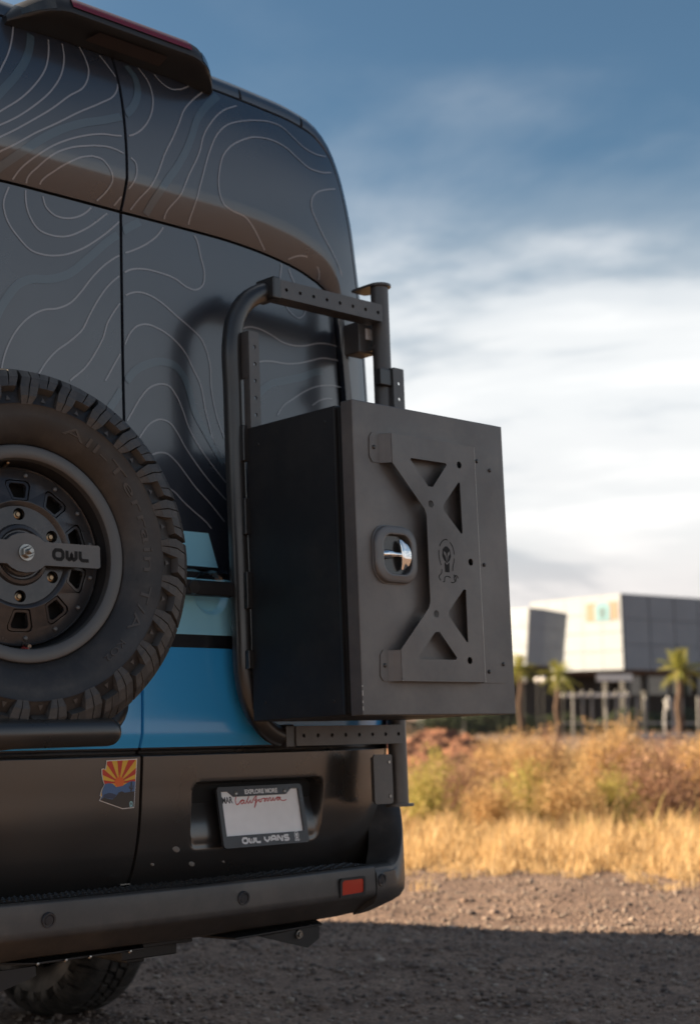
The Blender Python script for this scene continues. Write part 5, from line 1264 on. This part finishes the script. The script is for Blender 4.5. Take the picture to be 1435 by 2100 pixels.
for pts, nm in (([(.0945, .718), (.066, .718), (.0555, .704), (.0535, .655), (.064, .640), (.0925, .640)], 'tab'), ([(.097, .1625), (.076, .1625), (.066, .150), (.0635, .097), (.074, .084), (.096, .084)], 'tab'),
                ([(.4495, .7155), (.545, .7150), (.566, .695), (.566, .640), (.4905, .555), (.4900, .250), (.5705, .165), (.5705, .110), (.545, .0835), (.4495, .0835)], 'tab')):
    obj(nm, flat([pts], -.4176, -.4153), M['powder_box'], mp, smooth=0, bevel=.0004)
for x, z in ((.467, .685), (.520, .665), (.478, .401), (.537, .134), (.477, .113), (.0695, .679), (.0795, .1236)):
    g = MB(); g.lathe([(.0001, -.0052), (.0030, -.0048), (.0052, -.0024), (.0058, 0)], 14); g.xf(Matrix.Translation((x, -.4174, z))); obj('screw', g, M['tube'], mp)
# flush T-handle lock
hx, hz_ = .129, .405
def rr_loft(levels, nseg=8):
    rows = []
    for hw, hh, r, y in levels:
        rows.append([(hx + p[0], y, hz_ + p[1]) for p in rrect(-hw, -hh, hw, hh, r, nseg)])
    g = MB(); n = len(rows[0])
    for a, b in zip(rows, rows[1:]):
        base = len(g.v); g.v += a + b
        for i in range(n): g.f.append((base + i, base + (i + 1) % n, base + n + (i + 1) % n, base + n + i)); g.m.append(0)
    return g
M['bezel'] = mat('satin_bezel', (.105, .103, .102), .34, spec=.8, rvary=(30, .06))
bez = obj('lock_bezel', rr_loft([(.0790, .0750, .050, -.4152), (.0795, .0755, .050, -.4185), (.0770, .0730, .049, -.4190), (.0765, .0725, .049, -.4255), (.0740, .0705, .047, -.4295), (.0690, .0660, .043, -.4310), (.0560, .0555, .035, -.4330), (.0520, .0520, .032, -.4325), (.0505, .0505, .031, -.4300), (.0490, .0490, .030, -.4165)]), M['bezel'], lid, smooth=50)
g = MB(); pts = rrect(hx - .0495, hz_ - .0495, hx + .0495, hz_ + .0495, .030, 8); k = len(pts); rows = []
for s_, y in ((1, -.4164), (.8, -.4160), (.45, -.4157)): rows.append([(hx + (x - hx) * s_, y, hz_ + (z - hz_) * s_) for x, z in pts])
for a, b in zip(rows, rows[1:]):
    base = len(g.v); g.v += a + b
    for i in range(k): g.f.append((base + i, base + (i + 1) % k, base + k + (i + 1) % k, base + k + i)); g.m.append(0)
g.add(rows[-1], [tuple(range(k))]); obj('lock_dish', g, mat('dark_lock_dish', (.03, .03, .03), .22, spec=.8), bez, smooth=40)
g = MB(); rows = []
for i in range(15):                              # D-shaped paddle, bowed from top to bottom
    t = -1 + 2 * i / 14; z = hz_ + .0385 * t; wd = .030 * math.sqrt(max(0, 1 - t * t * .94)); x0 = hx + .012 - .002 * t
    yb = -.4285 - .0085 * (1 - t * t)
    rows.append([(x0, yb + .006, z), (x0 + .001, yb + .001, z)] + [(x0 + .002 + wd * q, yb - .0015 * math.sin(math.pi * q), z) for q in (0, .25, .5, .75, 1)] + [(x0 + .002 + wd, yb + .006, z)])
g.grid(rows, flip=True); obj('t_handle', g, M['chrome'], bez, smooth=50)
g = MB(); g.tube([(hx - .046, -.4230, hz_ - .001), (hx - .036, -.4240, hz_ - .001), (hx - .024, -.4245, hz_), (hx - .010, -.4250, hz_), (hx + .004, -.4265, hz_), (hx + .020, -.4270, hz_)], [.0105, .0125, .0120, .0080, .0062, .0075], 18, round_end=True); obj('handle_stem', g, M['chrome'], bez, smooth=60)
tag(cb_, 'matt black metal cargo box with a cut-out plate and chrome T-handle on its lid', 'cargo box')

# ------------------------------------------------------------------ spare wheel carrier
tcr = empty('spare_wheel_carrier', (-.55, -.26, 1.045))
Ti = Matrix.Translation((.55, .26, -1.045))
g = MB(); g.tube([(-1.0, -.452, 1.044), (-.70, -.452, 1.045), (-.415, -.452, 1.047)], .0305, 24, round_end=True); g.xf(Ti); obj('base_tube', g, M['tube'], tcr, smooth=60)
g = MB(); g.tube(smooth_path([(-.30, -.20, 1.045), (-.225, -.185, 1.055), (-.175, -.16, 1.095), (-.16, -.14, 1.16), (-.165, -.12, 1.30), (-.18, -.11, 1.60)], .02), .025, 18, round_end=True); g.xf(Ti); obj('hoop_tube', g, M['tube'], tcr, smooth=60)
g = MB(); g.box(-.76, -.40, -.15, -.10, 1.25, 1.60).box(-.66, -.50, -.20, -.151, 1.34, 1.50); g.xf(Ti); obj('mount_plate', g, M['tube'], tcr, bevel=.004)
for x_ in (-.80, -.62):
    g = MB(); g.box(x_, x_ + .06, -.44, .0, 1.025, 1.065); g.xf(Ti); obj('support_arm', g, M['tube'], tcr, bevel=.004)
tag(tcr, 'thick black tube carrier under the spare wheel', 'carrier')

# ------------------------------------------------------------------ hitch step under the bumper
hs = empty('hitch_step', (.17, .08, .46)); Hi = Matrix.Translation((-.17, -.08, -.46))
def tray(name, poly, z0, z1):
    g = MB(); k = len(poly); g.add([(x, y, z0) for x, y in poly] + [(x, y, z1) for x, y in poly], [tuple(range(k))[::-1], tuple(range(k, 2 * k))] + [(i, (i + 1) % k, k + (i + 1) % k, k + i) for i in range(k)]); g.xf(Hi); return obj(name, g, M['plastic_dark'], hs, smooth=0, bevel=.002)
def tread_bumps(x0, x1, y0, y1, z, par):
    g = MB(); nx = int((x1 - x0) / .022); ny = int((y1 - y0) / .022)
    for i in range(nx):
        for j in range(ny):
            x = x0 + .022 * (i + .5) + (.011 if j % 2 else 0); y = y0 + .022 * (j + .5); a = .6 if (i + j) % 2 else -.6; dx, dy = .009 * math.cos(a), .009 * math.sin(a)
            g.add([(x - dx, y - dy, z), (x + dy * .35, y - dx * .35, z), (x + dx, y + dy, z), (x - dy * .35, y + dx * .35, z), (x, y, z + .003)], [(0, 1, 4), (1, 2, 4), (2, 3, 4), (3, 0, 4)])
    g.xf(Hi); tag(obj('grip_bumps', g, M['tube'], par, smooth=0), kind='stuff')
rw = tray('step_wing', [(.24, .10), (.29, -.055), (.566, -.020), (.640, -.014), (.70, .08), (.735, .175), (.50, .185), (.36, .15)], .494, .500); tread_bumps(.33, .62, 0, .15, .5005, rw)
lw_ = tray('step_wing', [(.02, -.02), (.11, .11), (.09, .19), (-.31, .19), (-.40, .06), (-.302, -.026)], .494, .500); tread_bumps(-.28, .0, .0, .18, .5005, lw_)
tray('step_wing', [(.02, .06), (.24, .06), (.24, .17), (.02, .17)], .484, .4935)
g = flat([[(.405, .488), (.566, .494), (.626, .494), (.626, .462), (.582, .440)]], -.018, -.010); g.box(.60, .607, -.009, .16, .445, .492); g.xf(Hi); br = obj('end_bracket', g, M['plastic_dark'], hs, smooth=0, bevel=.001)
g = flat([[(-.305, .492), (-.303, .470), (-.33, .462), (-.42, .440), (-.60, .440), (-.60, .492)]], -.030, -.022); g.xf(Hi); obj('end_bracket', g, M['plastic_dark'], hs, smooth=0, bevel=.001)
g = MB(); g.lathe([(.0001, -.012), (.007, -.012), (.008, -.006), (.012, -.006), (.013, 0)], 8); g.xf(Hi @ Matrix.Translation((.545, -.019, .480))); obj('bolt', g, M['steel'], br, smooth=0)
for x in (-.30, -.22, -.15, -.03, .30, .47, .60):
    y = -.03 + .02 * (x > .2) ; g = MB(); g.lathe([(.0001, -.004), (.004, -.003), (.005, 0)], 8); g.xf(Hi @ Matrix.Translation((x, y - .0, .4965))); obj('bolt', g, M['steel'], lw_ if x < .2 else rw, smooth=0)
g = MB(); g.box(.04, .22, .10, .165, .45, .4835); g.box(.10, .16, .16, .60, .43, .48); g.xf(Hi); obj('receiver', g, M['plastic_dark'], hs, bevel=.004)
tag(hs, 'black folding hitch step with tread plates below the rear bumper', 'step')
